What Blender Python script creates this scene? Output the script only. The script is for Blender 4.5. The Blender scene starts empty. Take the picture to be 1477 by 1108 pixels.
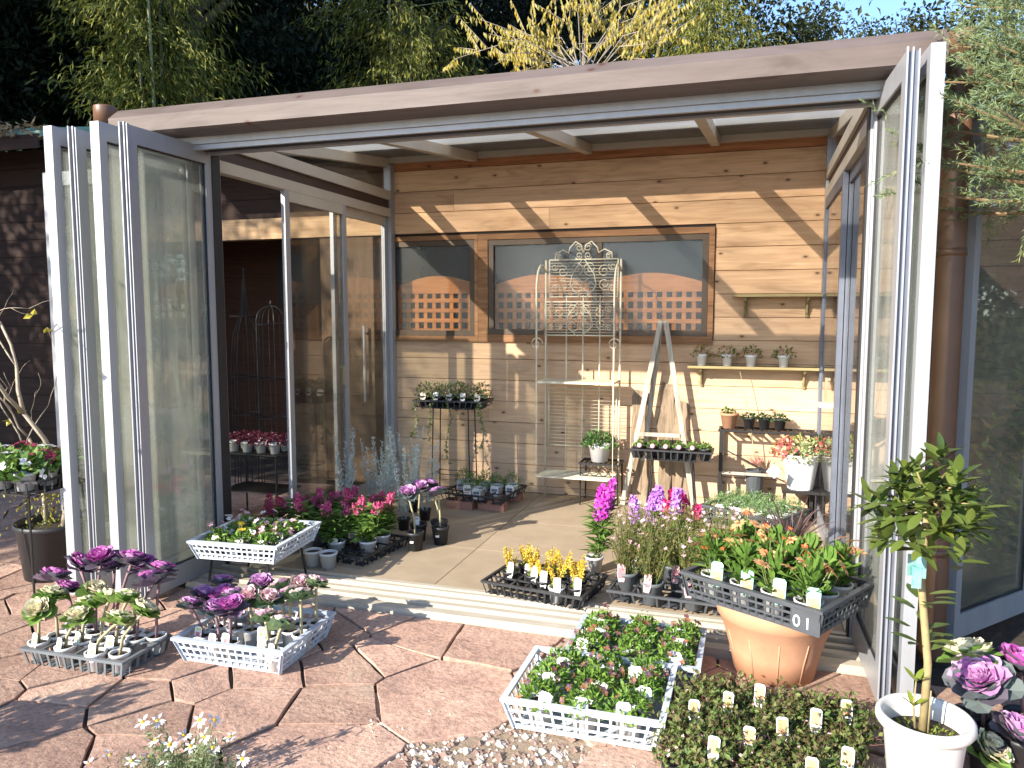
import bpy, math, random
import numpy as np
from mathutils import Vector, Matrix
R = math.radians
scene = bpy.context.scene
col = scene.collection
# ------------------------------------------------------------------ camera
YAW, PITCH, FPX = R(17.51), R(5.32), 1101.6
CAM = np.array([2.9419, -5.8444, 1.4688])
_s, _c = math.sin(YAW), math.cos(YAW)
FWD = np.array([-_s * math.cos(PITCH), _c * math.cos(PITCH), -math.sin(PITCH)])
RGT = np.array([_c, _s, 0.0])
DWN = np.cross(FWD, RGT)
cam = bpy.data.cameras.new('camera')
camo = bpy.data.objects.new('camera', cam)
col.objects.link(camo)
cam.sensor_width = 36
cam.lens = 36 * FPX / 1477
cam.clip_start = 0.05
cam.clip_end = 500
m = Matrix(((RGT[0], -DWN[0], -FWD[0], CAM[0]), (RGT[1], -DWN[1], -FWD[1], CAM[1]), (RGT[2], -DWN[2], -FWD[2], CAM[2]), (0, 0, 0, 1)))
camo.matrix_world = m
scene.camera = camo
# ------------------------------------------------------------------ sky, sun, exposure
SUN_T = np.array([0.525, 0.851])          # horizontal travel of the light
EL = R(24.5)
world = bpy.data.worlds.new('World')
scene.world = world
world.use_nodes = True
wn = world.node_tree
wn.nodes.clear()
sky = wn.nodes.new('ShaderNodeTexSky')
sky.sky_type = 'NISHITA'
sky.sun_disc = False
sky.air_density = 0.8
sky.dust_density = 0.3
sky.ozone_density = 3.0
sky.sun_elevation = EL
sky.sun_rotation = math.atan2(-SUN_T[0], -SUN_T[1])
bg = wn.nodes.new('ShaderNodeBackground')
bg.inputs['Strength'].default_value = 0.15
wo = wn.nodes.new('ShaderNodeOutputWorld')
wn.links.new(sky.outputs[0], bg.inputs[0])
wn.links.new(bg.outputs[0], wo.inputs[0])
sl = bpy.data.lights.new('sun', 'SUN')
sl.energy = 4.4
sl.angle = R(0.5)
sl.color = (1.0, 0.93, 0.82)
so = bpy.data.objects.new('sun', sl)
col.objects.link(so)
d = Vector((SUN_T[0] * math.cos(EL), SUN_T[1] * math.cos(EL), -math.sin(EL)))
so.rotation_euler = d.to_track_quat('-Z', 'Y').to_euler()
so.location = (-6, -12, 8)
scene.view_settings.view_transform = 'Standard'
scene.view_settings.look = 'None'
scene.view_settings.exposure = 1.4
scene.view_settings.gamma = 1.0
scene.view_settings.use_curve_mapping = False
scene.cycles.max_bounces = 6
scene.cycles.diffuse_bounces = 3
scene.cycles.glossy_bounces = 3
scene.cycles.transparent_max_bounces = 12


# ------------------------------------------------------------------ photo pixel -> point on a plane the thing touches
def ray(x, y):
    return FWD * FPX + RGT * (x - 738.5) + DWN * (y - 554)


def onz(x, y, z=0.0):
    d = ray(x, y)
    return CAM + d * (z - CAM[2]) / d[2]


def ony(x, y, Y=0.0):
    d = ray(x, y)
    return CAM + d * (Y - CAM[1]) / d[1]


# ------------------------------------------------------------------ materials
MATS = {}


def _new(name):
    mt = bpy.data.materials.new(name)
    mt.use_nodes = True
    nt = mt.node_tree
    b = nt.nodes['Principled BSDF']
    return mt, nt, b


def ramp(nt, stops):
    r = nt.nodes.new('ShaderNodeValToRGB')
    e = r.color_ramp.elements
    while len(e) > 1:
        e.remove(e[-1])
    for i, (p, c) in enumerate(stops):
        el = e[0] if i == 0 else e.new(p)
        el.position = p
        el.color = (*c, 1)
    return r


def surf(name, c1, c2=None, rough=0.6, scale=8, stretch=(1, 1, 1), metal=0.0, bump=0.0, detail=4, objvar=0.0, coords='Object', spec=0.5):
    """two-tone noise surface with optional relief and per-object value variation"""
    if name in MATS:
        return MATS[name]
    mt, nt, b = _new(name)
    c2 = c2 or tuple(x * 0.75 for x in c1)
    tc = nt.nodes.new('ShaderNodeTexCoord')
    mp = nt.nodes.new('ShaderNodeMapping')
    mp.inputs['Scale'].default_value = stretch
    nt.links.new(tc.outputs[coords], mp.inputs[0])
    nz = nt.nodes.new('ShaderNodeTexNoise')
    nz.inputs['Scale'].default_value = scale
    nz.inputs['Detail'].default_value = detail
    nz.inputs['Roughness'].default_value = 0.65
    nt.links.new(mp.outputs[0], nz.inputs['Vector'])
    rp = ramp(nt, [(0.3, c2), (0.7, c1)])
    nt.links.new(nz.outputs['Fac'], rp.inputs[0])
    out = rp.outputs[0]
    if objvar:
        oi = nt.nodes.new('ShaderNodeObjectInfo')
        hs = nt.nodes.new('ShaderNodeHueSaturation')
        mr = nt.nodes.new('ShaderNodeMapRange')
        mr.inputs['To Min'].default_value = 1 - objvar
        mr.inputs['To Max'].default_value = 1 + objvar
        nt.links.new(oi.outputs['Random'], mr.inputs[0])
        nt.links.new(mr.outputs[0], hs.inputs['Value'])
        nt.links.new(out, hs.inputs['Color'])
        out = hs.outputs[0]
        # shift the texture per object as well
        ad = nt.nodes.new('ShaderNodeVectorMath')
        ad.operation = 'ADD'
        sc = nt.nodes.new('ShaderNodeMath')
        sc.operation = 'MULTIPLY'
        sc.inputs[1].default_value = 37.0
        nt.links.new(oi.outputs['Random'], sc.inputs[0])
        nt.links.new(mp.outputs[0], ad.inputs[0])
        nt.links.new(sc.outputs[0], ad.inputs[1])
        nt.links.new(ad.outputs[0], nz.inputs['Vector'])
    nt.links.new(out, b.inputs['Base Color'])
    b.inputs['Roughness'].default_value = rough
    b.inputs['Metallic'].default_value = metal
    b.inputs['Specular IOR Level'].default_value = spec
    if bump:
        bp = nt.nodes.new('ShaderNodeBump')
        bp.inputs['Strength'].default_value = bump
        bp.inputs['Distance'].default_value = 0.01
        nt.links.new(nz.outputs['Fac'], bp.inputs['Height'])
        nt.links.new(bp.outputs[0], b.inputs['Normal'])
    MATS[name] = mt
    return mt


def wood(name, light, dark, grain=(1.2, 30, 30), knots=True, rough=0.75, objvar=0.12, weather=None):
    """boards: grain stretched along local X, knots, per-board shift; weather = (z0, z1, colour): bleached near the foot of the wall"""
    if name in MATS:
        return MATS[name]
    mt, nt, b = _new(name)
    L = nt.links.new
    tc = nt.nodes.new('ShaderNodeTexCoord')
    oi = nt.nodes.new('ShaderNodeObjectInfo')
    sc = nt.nodes.new('ShaderNodeMath')
    sc.operation = 'MULTIPLY'
    sc.inputs[1].default_value = 53.0
    L(oi.outputs['Random'], sc.inputs[0])
    ad = nt.nodes.new('ShaderNodeVectorMath')
    ad.operation = 'ADD'
    L(tc.outputs['Object'], ad.inputs[0])
    L(sc.outputs[0], ad.inputs[1])
    mp = nt.nodes.new('ShaderNodeMapping')
    mp.inputs['Scale'].default_value = grain
    L(ad.outputs[0], mp.inputs[0])
    n1 = nt.nodes.new('ShaderNodeTexNoise')
    n1.inputs['Scale'].default_value = 1.6
    n1.inputs['Detail'].default_value = 7
    n1.inputs['Roughness'].default_value = 0.62
    n1.inputs['Distortion'].default_value = 0.9
    L(mp.outputs[0], n1.inputs['Vector'])
    rp = ramp(nt, [(0.28, dark), (0.5, tuple((a + c) / 2 for a, c in zip(dark, light))), (0.72, light)])
    L(n1.outputs['Fac'], rp.inputs[0])
    out = rp.outputs[0]
    # broad streaks: stained and bleached lengths of board
    mp2 = nt.nodes.new('ShaderNodeMapping')
    mp2.inputs['Scale'].default_value = tuple(g * 0.28 if g > 5 else g * 1.3 for g in grain)
    L(ad.outputs[0], mp2.inputs[0])
    n5 = nt.nodes.new('ShaderNodeTexNoise')
    n5.inputs['Scale'].default_value = 1.5
    n5.inputs['Detail'].default_value = 5
    n5.inputs['Distortion'].default_value = 1.5
    L(mp2.outputs[0], n5.inputs['Vector'])
    r5 = ramp(nt, [(0.3, (0.78, 0.76, 0.74)), (0.46, (1, 1, 1)), (0.7, (1.08, 1.08, 1.08))])
    L(n5.outputs['Fac'], r5.inputs[0])
    m5 = nt.nodes.new('ShaderNodeMix')
    m5.data_type = 'RGBA'
    m5.blend_type = 'MULTIPLY'
    m5.inputs[0].default_value = 1
    L(out, m5.inputs[6])
    L(r5.outputs[0], m5.inputs[7])
    out = m5.outputs[2]
    hs = nt.nodes.new('ShaderNodeHueSaturation')
    mr = nt.nodes.new('ShaderNodeMapRange')
    mr.inputs['To Min'].default_value = 1 - objvar
    mr.inputs['To Max'].default_value = 1 + objvar
    L(oi.outputs['Random'], mr.inputs[0])
    L(mr.outputs[0], hs.inputs['Value'])
    L(out, hs.inputs['Color'])
    out = hs.outputs[0]
    if weather:
        ge = nt.nodes.new('ShaderNodeNewGeometry')
        sx = nt.nodes.new('ShaderNodeSeparateXYZ')
        L(ge.outputs['Position'], sx.inputs[0])
        n3 = nt.nodes.new('ShaderNodeTexNoise')
        n3.inputs['Scale'].default_value = 2.2
        L(mp.outputs[0], n3.inputs['Vector'])
        wm = nt.nodes.new('ShaderNodeMapRange')
        wm.inputs['From Min'].default_value = weather[1]
        wm.inputs['From Max'].default_value = weather[0]
        L(sx.outputs['Z'], wm.inputs[0])
        ml = nt.nodes.new('ShaderNodeMath')
        ml.operation = 'MULTIPLY'
        L(wm.outputs[0], ml.inputs[0])
        L(n3.outputs['Fac'], ml.inputs[1])
        mx = nt.nodes.new('ShaderNodeMix')
        mx.data_type = 'RGBA'
        L(ml.outputs[0], mx.inputs[0])
        L(out, mx.inputs[6])
        mx.inputs[7].default_value = (*weather[2], 1)
        out = mx.outputs[2]
    if knots:
        vs = nt.nodes.new('ShaderNodeSeparateXYZ')
        L(ad.outputs[0], vs.inputs[0])
        vc = nt.nodes.new('ShaderNodeCombineXYZ')
        L(vs.outputs['X'], vc.inputs['X'])
        L(vs.outputs['Z'], vc.inputs['Y'])
        vm = nt.nodes.new('ShaderNodeMapping')
        vm.inputs['Scale'].default_value = (3.4, 6.0, 1)
        L(vc.outputs[0], vm.inputs[0])
        vo = nt.nodes.new('ShaderNodeTexVoronoi')
        vo.voronoi_dimensions = '2D'
        vo.inputs['Scale'].default_value = 1.0
        L(vm.outputs[0], vo.inputs['Vector'])
        kr = ramp(nt, [(0.0, (.9, .9, .9)), (0.035, (0.8, 0.8, 0.8)), (0.06, (0.22, 0.22, 0.22)), (0.12, (0, 0, 0))])
        L(vo.outputs['Distance'], kr.inputs[0])
        mx2 = nt.nodes.new('ShaderNodeMix')
        mx2.data_type = 'RGBA'
        kc = nt.nodes.new('ShaderNodeSeparateColor')
        L(vo.outputs['Color'], kc.inputs[0])
        kg = nt.nodes.new('ShaderNodeMath')
        kg.operation = 'GREATER_THAN'
        kg.inputs[1].default_value = 0.58
        L(kc.outputs[0], kg.inputs[0])
        km = nt.nodes.new('ShaderNodeMath')
        km.operation = 'MULTIPLY'
        L(kr.outputs[0], km.inputs[0])
        L(kg.outputs[0], km.inputs[1])
        L(km.outputs[0], mx2.inputs[0])
        L(out, mx2.inputs[6])
        mx2.inputs[7].default_value = (0.07, 0.03, 0.015, 1)
        out = mx2.outputs[2]
    L(out, b.inputs['Base Color'])
    b.inputs['Roughness'].default_value = rough
    b.inputs['Specular IOR Level'].default_value = 0.25
    bp = nt.nodes.new('ShaderNodeBump')
    bp.inputs['Strength'].default_value = 0.25
    bp.inputs['Distance'].default_value = 0.004
    L(n1.outputs['Fac'], bp.inputs['Height'])
    L(bp.outputs[0], b.inputs['Normal'])
    MATS[name] = mt
    return mt


def leafm(name, cols, trans=0.3, rough=0.55, spec=0.35):
    """foliage or petals: a colour for each leaf (mesh island) from a range, some light through the blade"""
    if name in MATS:
        return MATS[name]
    mt, nt, b = _new(name)
    L = nt.links.new
    ge = nt.nodes.new('ShaderNodeNewGeometry')
    oi = nt.nodes.new('ShaderNodeObjectInfo')
    ad = nt.nodes.new('ShaderNodeMath')
    ad.operation = 'ADD'
    mu = nt.nodes.new('ShaderNodeMath')
    mu.operation = 'FRACT'
    L(ge.outputs['Random Per Island'], ad.inputs[0])
    L(oi.outputs['Random'], ad.inputs[1])
    L(ad.outputs[0], mu.inputs[0])
    n = len(cols)
    rp = ramp(nt, [(i / max(1, n - 1), c) for i, c in enumerate(cols)])
    L(mu.outputs[0], rp.inputs[0])
    L(rp.outputs[0], b.inputs['Base Color'])
    b.inputs['Roughness'].default_value = rough
    b.inputs['Specular IOR Level'].default_value = spec
    if trans:
        tr = nt.nodes.new('ShaderNodeBsdfTranslucent')
        L(rp.outputs[0], tr.inputs[0])
        mx = nt.nodes.new('ShaderNodeMixShader')
        mx.inputs[0].default_value = trans
        L(b.outputs[0], mx.inputs[1])
        L(tr.outputs[0], mx.inputs[2])
        L(mx.outputs[0], nt.nodes['Material Output'].inputs[0])
    MATS[name] = mt
    return mt


def glass(name, tint, dust=0.12, dustcol=(0.5, 0.5, 0.45), rough=0.02, scale=6.0, refl=1.0, spread=0.5, through=0.5):
    """a thin pane: clear with a Fresnel reflection and an uneven film of dust"""
    if name in MATS:
        return MATS[name]
    mt, nt, b = _new(name)
    L = nt.links.new
    nt.nodes.remove(b)
    tr = nt.nodes.new('ShaderNodeBsdfTransparent')
    tr.inputs[0].default_value = (*tint, 1)
    gl = nt.nodes.new('ShaderNodeBsdfGlossy')
    gl.inputs['Roughness'].default_value = rough
    gl.inputs['Color'].default_value = (refl, refl, refl, 1)
    fr = nt.nodes.new('ShaderNodeFresnel')
    ge = nt.nodes.new('ShaderNodeNewGeometry')
    io = nt.nodes.new('ShaderNodeMapRange')       # thin pane: the same reflectance from either side
    io.inputs['To Min'].default_value = 1.5
    io.inputs['To Max'].default_value = 1 / 1.5
    L(ge.outputs['Backfacing'], io.inputs[0])
    L(io.outputs[0], fr.inputs[0])
    m1 = nt.nodes.new('ShaderNodeMixShader')
    L(fr.outputs[0], m1.inputs[0])
    L(tr.outputs[0], m1.inputs[1])
    L(gl.outputs[0], m1.inputs[2])
    df = nt.nodes.new('ShaderNodeBsdfDiffuse')
    df.inputs[0].default_value = (*dustcol, 1)
    tl = nt.nodes.new('ShaderNodeBsdfTranslucent')
    tl.inputs[0].default_value = (*dustcol, 1)
    md = nt.nodes.new('ShaderNodeMixShader')
    md.inputs[0].default_value = through
    L(df.outputs[0], md.inputs[1])
    L(tl.outputs[0], md.inputs[2])
    tc = nt.nodes.new('ShaderNodeTexCoord')
    nz = nt.nodes.new('ShaderNodeTexNoise')
    nz.inputs['Scale'].default_value = scale
    nz.inputs['Detail'].default_value = 5
    L(tc.outputs['Object'], nz.inputs['Vector'])
    mr = nt.nodes.new('ShaderNodeMapRange')
    mr.inputs['From Min'].default_value = 0.3
    mr.inputs['From Max'].default_value = 0.7
    mr.inputs['To Min'].default_value = dust * (1 - spread)
    mr.inputs['To Max'].default_value = dust * (1 + spread)
    L(nz.outputs['Fac'], mr.inputs[0])
    m2 = nt.nodes.new('ShaderNodeMixShader')
    L(mr.outputs[0], m2.inputs[0])
    L(m1.outputs[0], m2.inputs[1])
    L(md.outputs[0], m2.inputs[2])
    L(m2.outputs[0], nt.nodes['Material Output'].inputs[0])
    MATS[name] = mt
    return mt


# ------------------------------------------------------------------ mesh collector
def unit(v):
    v = np.asarray(v, float)
    return v / (np.linalg.norm(v, axis=-1, keepdims=True) + 1e-9)


class MB:
    def __init__(s):
        s.V, s.F, s.n = [], [], 0

    def add(s, V, F, m=0):
        V = np.asarray(V, float).reshape(-1, 3)
        F = np.asarray(F, int)
        s.F.append((F + s.n, m))
        s.V.append(V)
        s.n += len(V)
        return s

    def poly(s, V, m=0):
        return s.add(V, [list(range(len(V)))], m)

    def box(s, x0, x1, y0, y1, z0, z1, m=0, rz=0.0, c=None):
        V = np.array([(x, y, z) for z in (z0, z1) for x, y in ((x0, y0), (x1, y0), (x1, y1), (x0, y1))], float)
        if rz:
            c = np.array(c if c is not None else ((x0 + x1) / 2, (y0 + y1) / 2, 0))
            a, b = math.cos(rz), math.sin(rz)
            q = V - c
            V = np.stack([q[:, 0] * a - q[:, 1] * b, q[:, 0] * b + q[:, 1] * a, q[:, 2]], 1) + c
        return s.add(V, [(0, 3, 2, 1), (4, 5, 6, 7), (0, 1, 5, 4), (1, 2, 6, 5), (2, 3, 7, 6), (3, 0, 4, 7)], m)

    def bar(s, p0, p1, w, t, up=(0, 0, 1), m=0):
        p0, p1 = np.array(p0, float), np.array(p1, float)
        d = unit(p1 - p0)
        u = np.array(up, float)
        if abs(d @ u) > 0.95:
            u = np.array((0, 1.0, 0)) if abs(d[1]) < 0.9 else np.array((1.0, 0, 0))
        sx = unit(np.cross(d, u)) * w / 2
        uy = unit(np.cross(sx, d)) * t / 2
        V = [p + a * sx + b * uy for p in (p0, p1) for a, b in ((-1, -1), (1, -1), (1, 1), (-1, 1))]
        return s.add(V, [(0, 3, 2, 1), (4, 5, 6, 7), (0, 1, 5, 4), (1, 2, 6, 5), (2, 3, 7, 6), (3, 0, 4, 7)], m)

    def tube(s, pts, r, n=6, m=0, cap=True):
        P = np.asarray(pts, float)
        k = len(P)
        r = np.full(k, r, float) if np.isscalar(r) else np.asarray(r, float)
        T = np.gradient(P, axis=0) if k > 2 else np.repeat((P[1:] - P[:1]), 2, 0)
        T = unit(T)
        ref = np.array((0, 0, 1.0)) if abs(T[:, 2]).mean() < 0.8 else np.array((1.0, 0.13, 0))
        A = unit(np.cross(T, ref))
        B = np.cross(T, A)
        an = np.arange(n) * 2 * math.pi / n
        V = (P[:, None] + r[:, None, None] * (np.cos(an)[None, :, None] * A[:, None] + np.sin(an)[None, :, None] * B[:, None])).reshape(-1, 3)
        F = [(i * n + j, i * n + (j + 1) % n, (i + 1) * n + (j + 1) % n, (i + 1) * n + j) for i in range(k - 1) for j in range(n)]
        o = s.n
        s.add(V, F, m)
        if cap:
            s.F.append((np.array([list(range(o, o + n))[::-1]]), m))
            s.F.append((np.array([list(range(o + (k - 1) * n, o + k * n))]), m))
        return s

    def lathe(s, prof, n=20, c=(0, 0, 0), m=0, close=False):
        c = np.array(c, float)
        an = np.arange(n) * 2 * math.pi / n
        V = np.array([(r * math.cos(a), r * math.sin(a), z) for r, z in prof for a in an]) + c
        F = [(i * n + j, i * n + (j + 1) % n, (i + 1) * n + (j + 1) % n, (i + 1) * n + j) for i in range(len(prof) - 1) for j in range(n)]
        o = s.n
        s.add(V, F, m)
        if close:
            s.F.append((np.array([list(range(o, o + n))[::-1]]), m))
        return s

    def disc(s, c, r, n=16, m=0):
        an = np.arange(n) * 2 * math.pi / n
        return s.poly([(c[0] + r * math.cos(a), c[1] + r * math.sin(a), c[2]) for a in an], m)

    def leaves(s, P, D, N, L, W, m=0, fold=0.18, droop=0.15, wide=0.45):
        P, D, N = np.asarray(P, float).reshape(-1, 3), unit(D).reshape(-1, 3), np.asarray(N, float).reshape(-1, 3)
        k = len(P)
        if k == 0:
            return s
        L = np.broadcast_to(np.asarray(L, float), (k,))[:, None]
        W = np.broadcast_to(np.asarray(W, float), (k,))[:, None]
        S = unit(np.cross(D, N))
        N = np.cross(S, D)
        b = P
        mid = P + D * L * 0.5
        l = P + D * L * wide - S * W / 2 + N * fold * W
        r = P + D * L * wide + S * W / 2 + N * fold * W
        t = P + D * L - N * droop * L
        V = np.stack([b, l, mid, r, t], 1).reshape(-1, 3)
        o = np.arange(k)[:, None] * 5
        s.add(V, np.concatenate([o + np.array([[0, 3, 4, 2]]), o + np.array([[0, 2, 4, 1]])]), m)
        return s

    def rleaves(s, P, D, N, L, W, m=0, cup=0.25, ruffle=0.0, rg=None):
        """broad rounded leaves, cupped towards N, with a wavy margin"""
        P, D, N = np.asarray(P, float).reshape(-1, 3), unit(D).reshape(-1, 3), np.asarray(N, float).reshape(-1, 3)
        k = len(P)
        L = np.broadcast_to(np.asarray(L, float), (k,))[:, None]
        W = np.broadcast_to(np.asarray(W, float), (k,))[:, None]
        S = unit(np.cross(D, N))
        N = np.cross(S, D)
        out = [(0, -.06), (.28, -.36), (.62, -.5), (.9, -.3), (1.0, 0), (.9, .3), (.62, .5), (.28, .36), (0, .06)]
        vs = [P + D * L * .55]
        for f, w in out:
            h = cup * (2 * abs(w)) ** 2 * W * .5 + cup * L * .25 * f * f
            if ruffle and rg is not None:
                h = h + (rg.normal(0, 1, (k, 1)) * ruffle * L if f > .2 else 0)
            vs.append(P + D * L * f + S * W * w + N * h)
        V = np.stack(vs, 1).reshape(-1, 3)
        o = np.arange(k)[:, None] * 10
        F = np.concatenate([o + np.array([[0, i, i + 1]]) for i in range(1, 9)] + [o + np.array([[0, 9, 1]])])
        s.add(V, F, m)
        return s

    def mesh(s, name, mats, smooth=False):
        me = bpy.data.meshes.new(name)
        V = np.concatenate(s.V)
        me.vertices.add(len(V))
        me.vertices.foreach_set('co', V.astype(np.float32).ravel())
        lp = np.concatenate([f.ravel() for f, _ in s.F])
        cnt = np.concatenate([np.full(len(f), f.shape[1]) for f, _ in s.F])
        mi = np.concatenate([np.full(len(f), q) for f, q in s.F])
        me.loops.add(len(lp))
        me.loops.foreach_set('vertex_index', lp.astype(np.int32))
        me.polygons.add(len(cnt))
        me.polygons.foreach_set('loop_start', np.concatenate([[0], np.cumsum(cnt)[:-1]]).astype(np.int32))
        me.polygons.foreach_set('material_index', mi.astype(np.int32))
        me.polygons.foreach_set('use_smooth', np.full(len(cnt), smooth, bool))
        for q in (mats if isinstance(mats, (list, tuple)) else [mats]):
            me.materials.append(q)
        me.update(calc_edges=True)
        me.validate()
        return me

    def build(s, name, mats, parent=None, smooth=False, loc=None, stuff=False):
        return link(name, s.mesh(name, mats, smooth), parent, loc, stuff)


def link(name, me, parent=None, loc=None, stuff=False, rz=0.0, sc=None):
    o = bpy.data.objects.new(name, me)
    col.objects.link(o)
    if parent is not None:
        o.parent = parent
    if loc is not None:
        o.location = loc
    if rz:
        o.rotation_euler = (0, 0, rz)
    if sc is not None:
        o.scale = (sc, sc, sc) if np.isscalar(sc) else sc
    if stuff:
        o['kind'] = 'stuff'
    return o


def thing(name, label, cat, loc=(0, 0, 0), rz=0.0, group=None):
    o = bpy.data.objects.new(name, None)
    o.empty_display_size = 0.1
    col.objects.link(o)
    o.location = loc
    o.rotation_euler = (0, 0, rz)
    return tag(o, label, cat, group)


def tag(o, label, cat, group=None):
    o['label'] = label
    o['category'] = cat
    if group:
        o['group'] = group
    return o


def struct(o):
    o['kind'] = 'structure'
    return o


NUM = ['first', 'second', 'third', 'fourth', 'fifth', 'sixth', 'seventh', 'eighth', 'ninth', 'tenth', 'eleventh', 'twelfth']


def nth(i, n):
    if n == 1:
        return 'only one'
    if i == 0:
        return 'leftmost'
    if i == n - 1:
        return 'rightmost'
    return NUM[i] + ' from the left'


rng = np.random.default_rng(7)
random.seed(7)
# ================================================================== materials
CEDAR = wood('cedar_boards', (0.64, 0.42, 0.245), (0.45, 0.265, 0.14), weather=(-0.9, 1.8, (0.6, 0.49, 0.38)))
CEDAR_RED = wood('red_cedar', (0.42, 0.19, 0.08), (0.2, 0.07, 0.03))
TRIMW = wood('window_trim_wood', (0.36, 0.19, 0.09), (0.15, 0.07, 0.03), knots=False)
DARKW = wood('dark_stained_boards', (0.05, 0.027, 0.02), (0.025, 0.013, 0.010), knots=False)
GREYW = wood('weathered_grey_wood', (0.5, 0.46, 0.38), (0.25, 0.21, 0.16), grain=(30, 30, 1.5), knots=False)
DRIFT = wood('driftwood', (0.36, 0.27, 0.18), (0.12, 0.08, 0.05), grain=(18, 18, 1.2), knots=False)
SHELFW = wood('mossy_shelf_wood', (0.34, 0.27, 0.13), (0.18, 0.14, 0.06), knots=False)
ORANGEW = wood('orange_lattice_wood', (0.78, 0.33, 0.10), (0.55, 0.2, 0.05), knots=False)
ALU = surf('silver_aluminium', (0.38, 0.385, 0.40), (0.33, 0.335, 0.35), rough=0.38, scale=3, stretch=(6, 6, 0.4), metal=0.25)
ALUD = surf('grey_aluminium_and_groove_shade', (0.15, 0.165, 0.205), rough=0.45, metal=0.3)  # grey door stiles; its darker blue tone also paints shade into the panel grooves
RUBBER = surf('black_rubber_gasket', (0.02, 0.02, 0.022), rough=0.6)
SILLM = surf('sill_aluminium', (0.58, 0.52, 0.42), (0.45, 0.39, 0.3), rough=0.5, scale=5, stretch=(1, 8, 8), metal=0.15)
CREAMR = surf('roof_frame_cream', (0.47, 0.42, 0.34), (0.4, 0.35, 0.28), rough=0.5, scale=4)
FASC = wood('brown_fascia_print', (0.150, 0.118, 0.104), (0.112, 0.086, 0.075), grain=(1.0, 14, 14), knots=True, rough=0.45, objvar=0.0)
PIPE = surf('brown_pipe_paint', (0.17, 0.085, 0.048), (0.12, 0.06, 0.034), rough=0.45, scale=4)
PANE = glass('folding_panel_glass', (0.88, 0.90, 0.87), dust=0.28, dustcol=(0.64, 0.65, 0.6), scale=3.0)
SIDEPANE = glass('side_door_glass', (0.80, 0.80, 0.78), dust=0.035, dustcol=(0.4, 0.36, 0.3), scale=3.0)
FROST = glass('frosted_window_glass', (0.88, 0.87, 0.85), dust=0.055, dustcol=(0.30, 0.31, 0.31), scale=90.0, spread=0.8, rough=0.25)
POLY = glass('polycarbonate_roof', (0.98, 0.98, 0.98), dust=0.55, dustcol=(0.95, 0.96, 0.93), rough=0.2, scale=2.5, refl=.6, spread=.2, through=.8)
POLYC = glass('polycarbonate_underside', (0.98, 0.98, 0.98), dust=0.02, dustcol=(0.8, 0.82, 0.78), rough=0.2, scale=2.5, refl=.3)
PANE2 = glass('swung_panel_glass', (0.86, 0.88, 0.84), dust=0.13, dustcol=(0.6, 0.62, 0.5), scale=2.0)
BRONZE = surf('bronze_window_frame', (0.085, 0.055, 0.032), rough=0.45, metal=0.3)
STONE = None
TILE = surf('tan_floor_tile', (0.40, 0.31, 0.21), (0.31, 0.235, 0.155), rough=0.75, scale=5, bump=0.15, objvar=0.08, detail=8)
SOIL = surf('dark_soil', (0.07, 0.05, 0.035), (0.03, 0.022, 0.016), rough=0.95, scale=30, bump=0.5)
POTSOIL = surf('potting_soil', (0.06, 0.04, 0.025), (0.025, 0.017, 0.012), rough=0.95, scale=60, bump=0.6)


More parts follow.
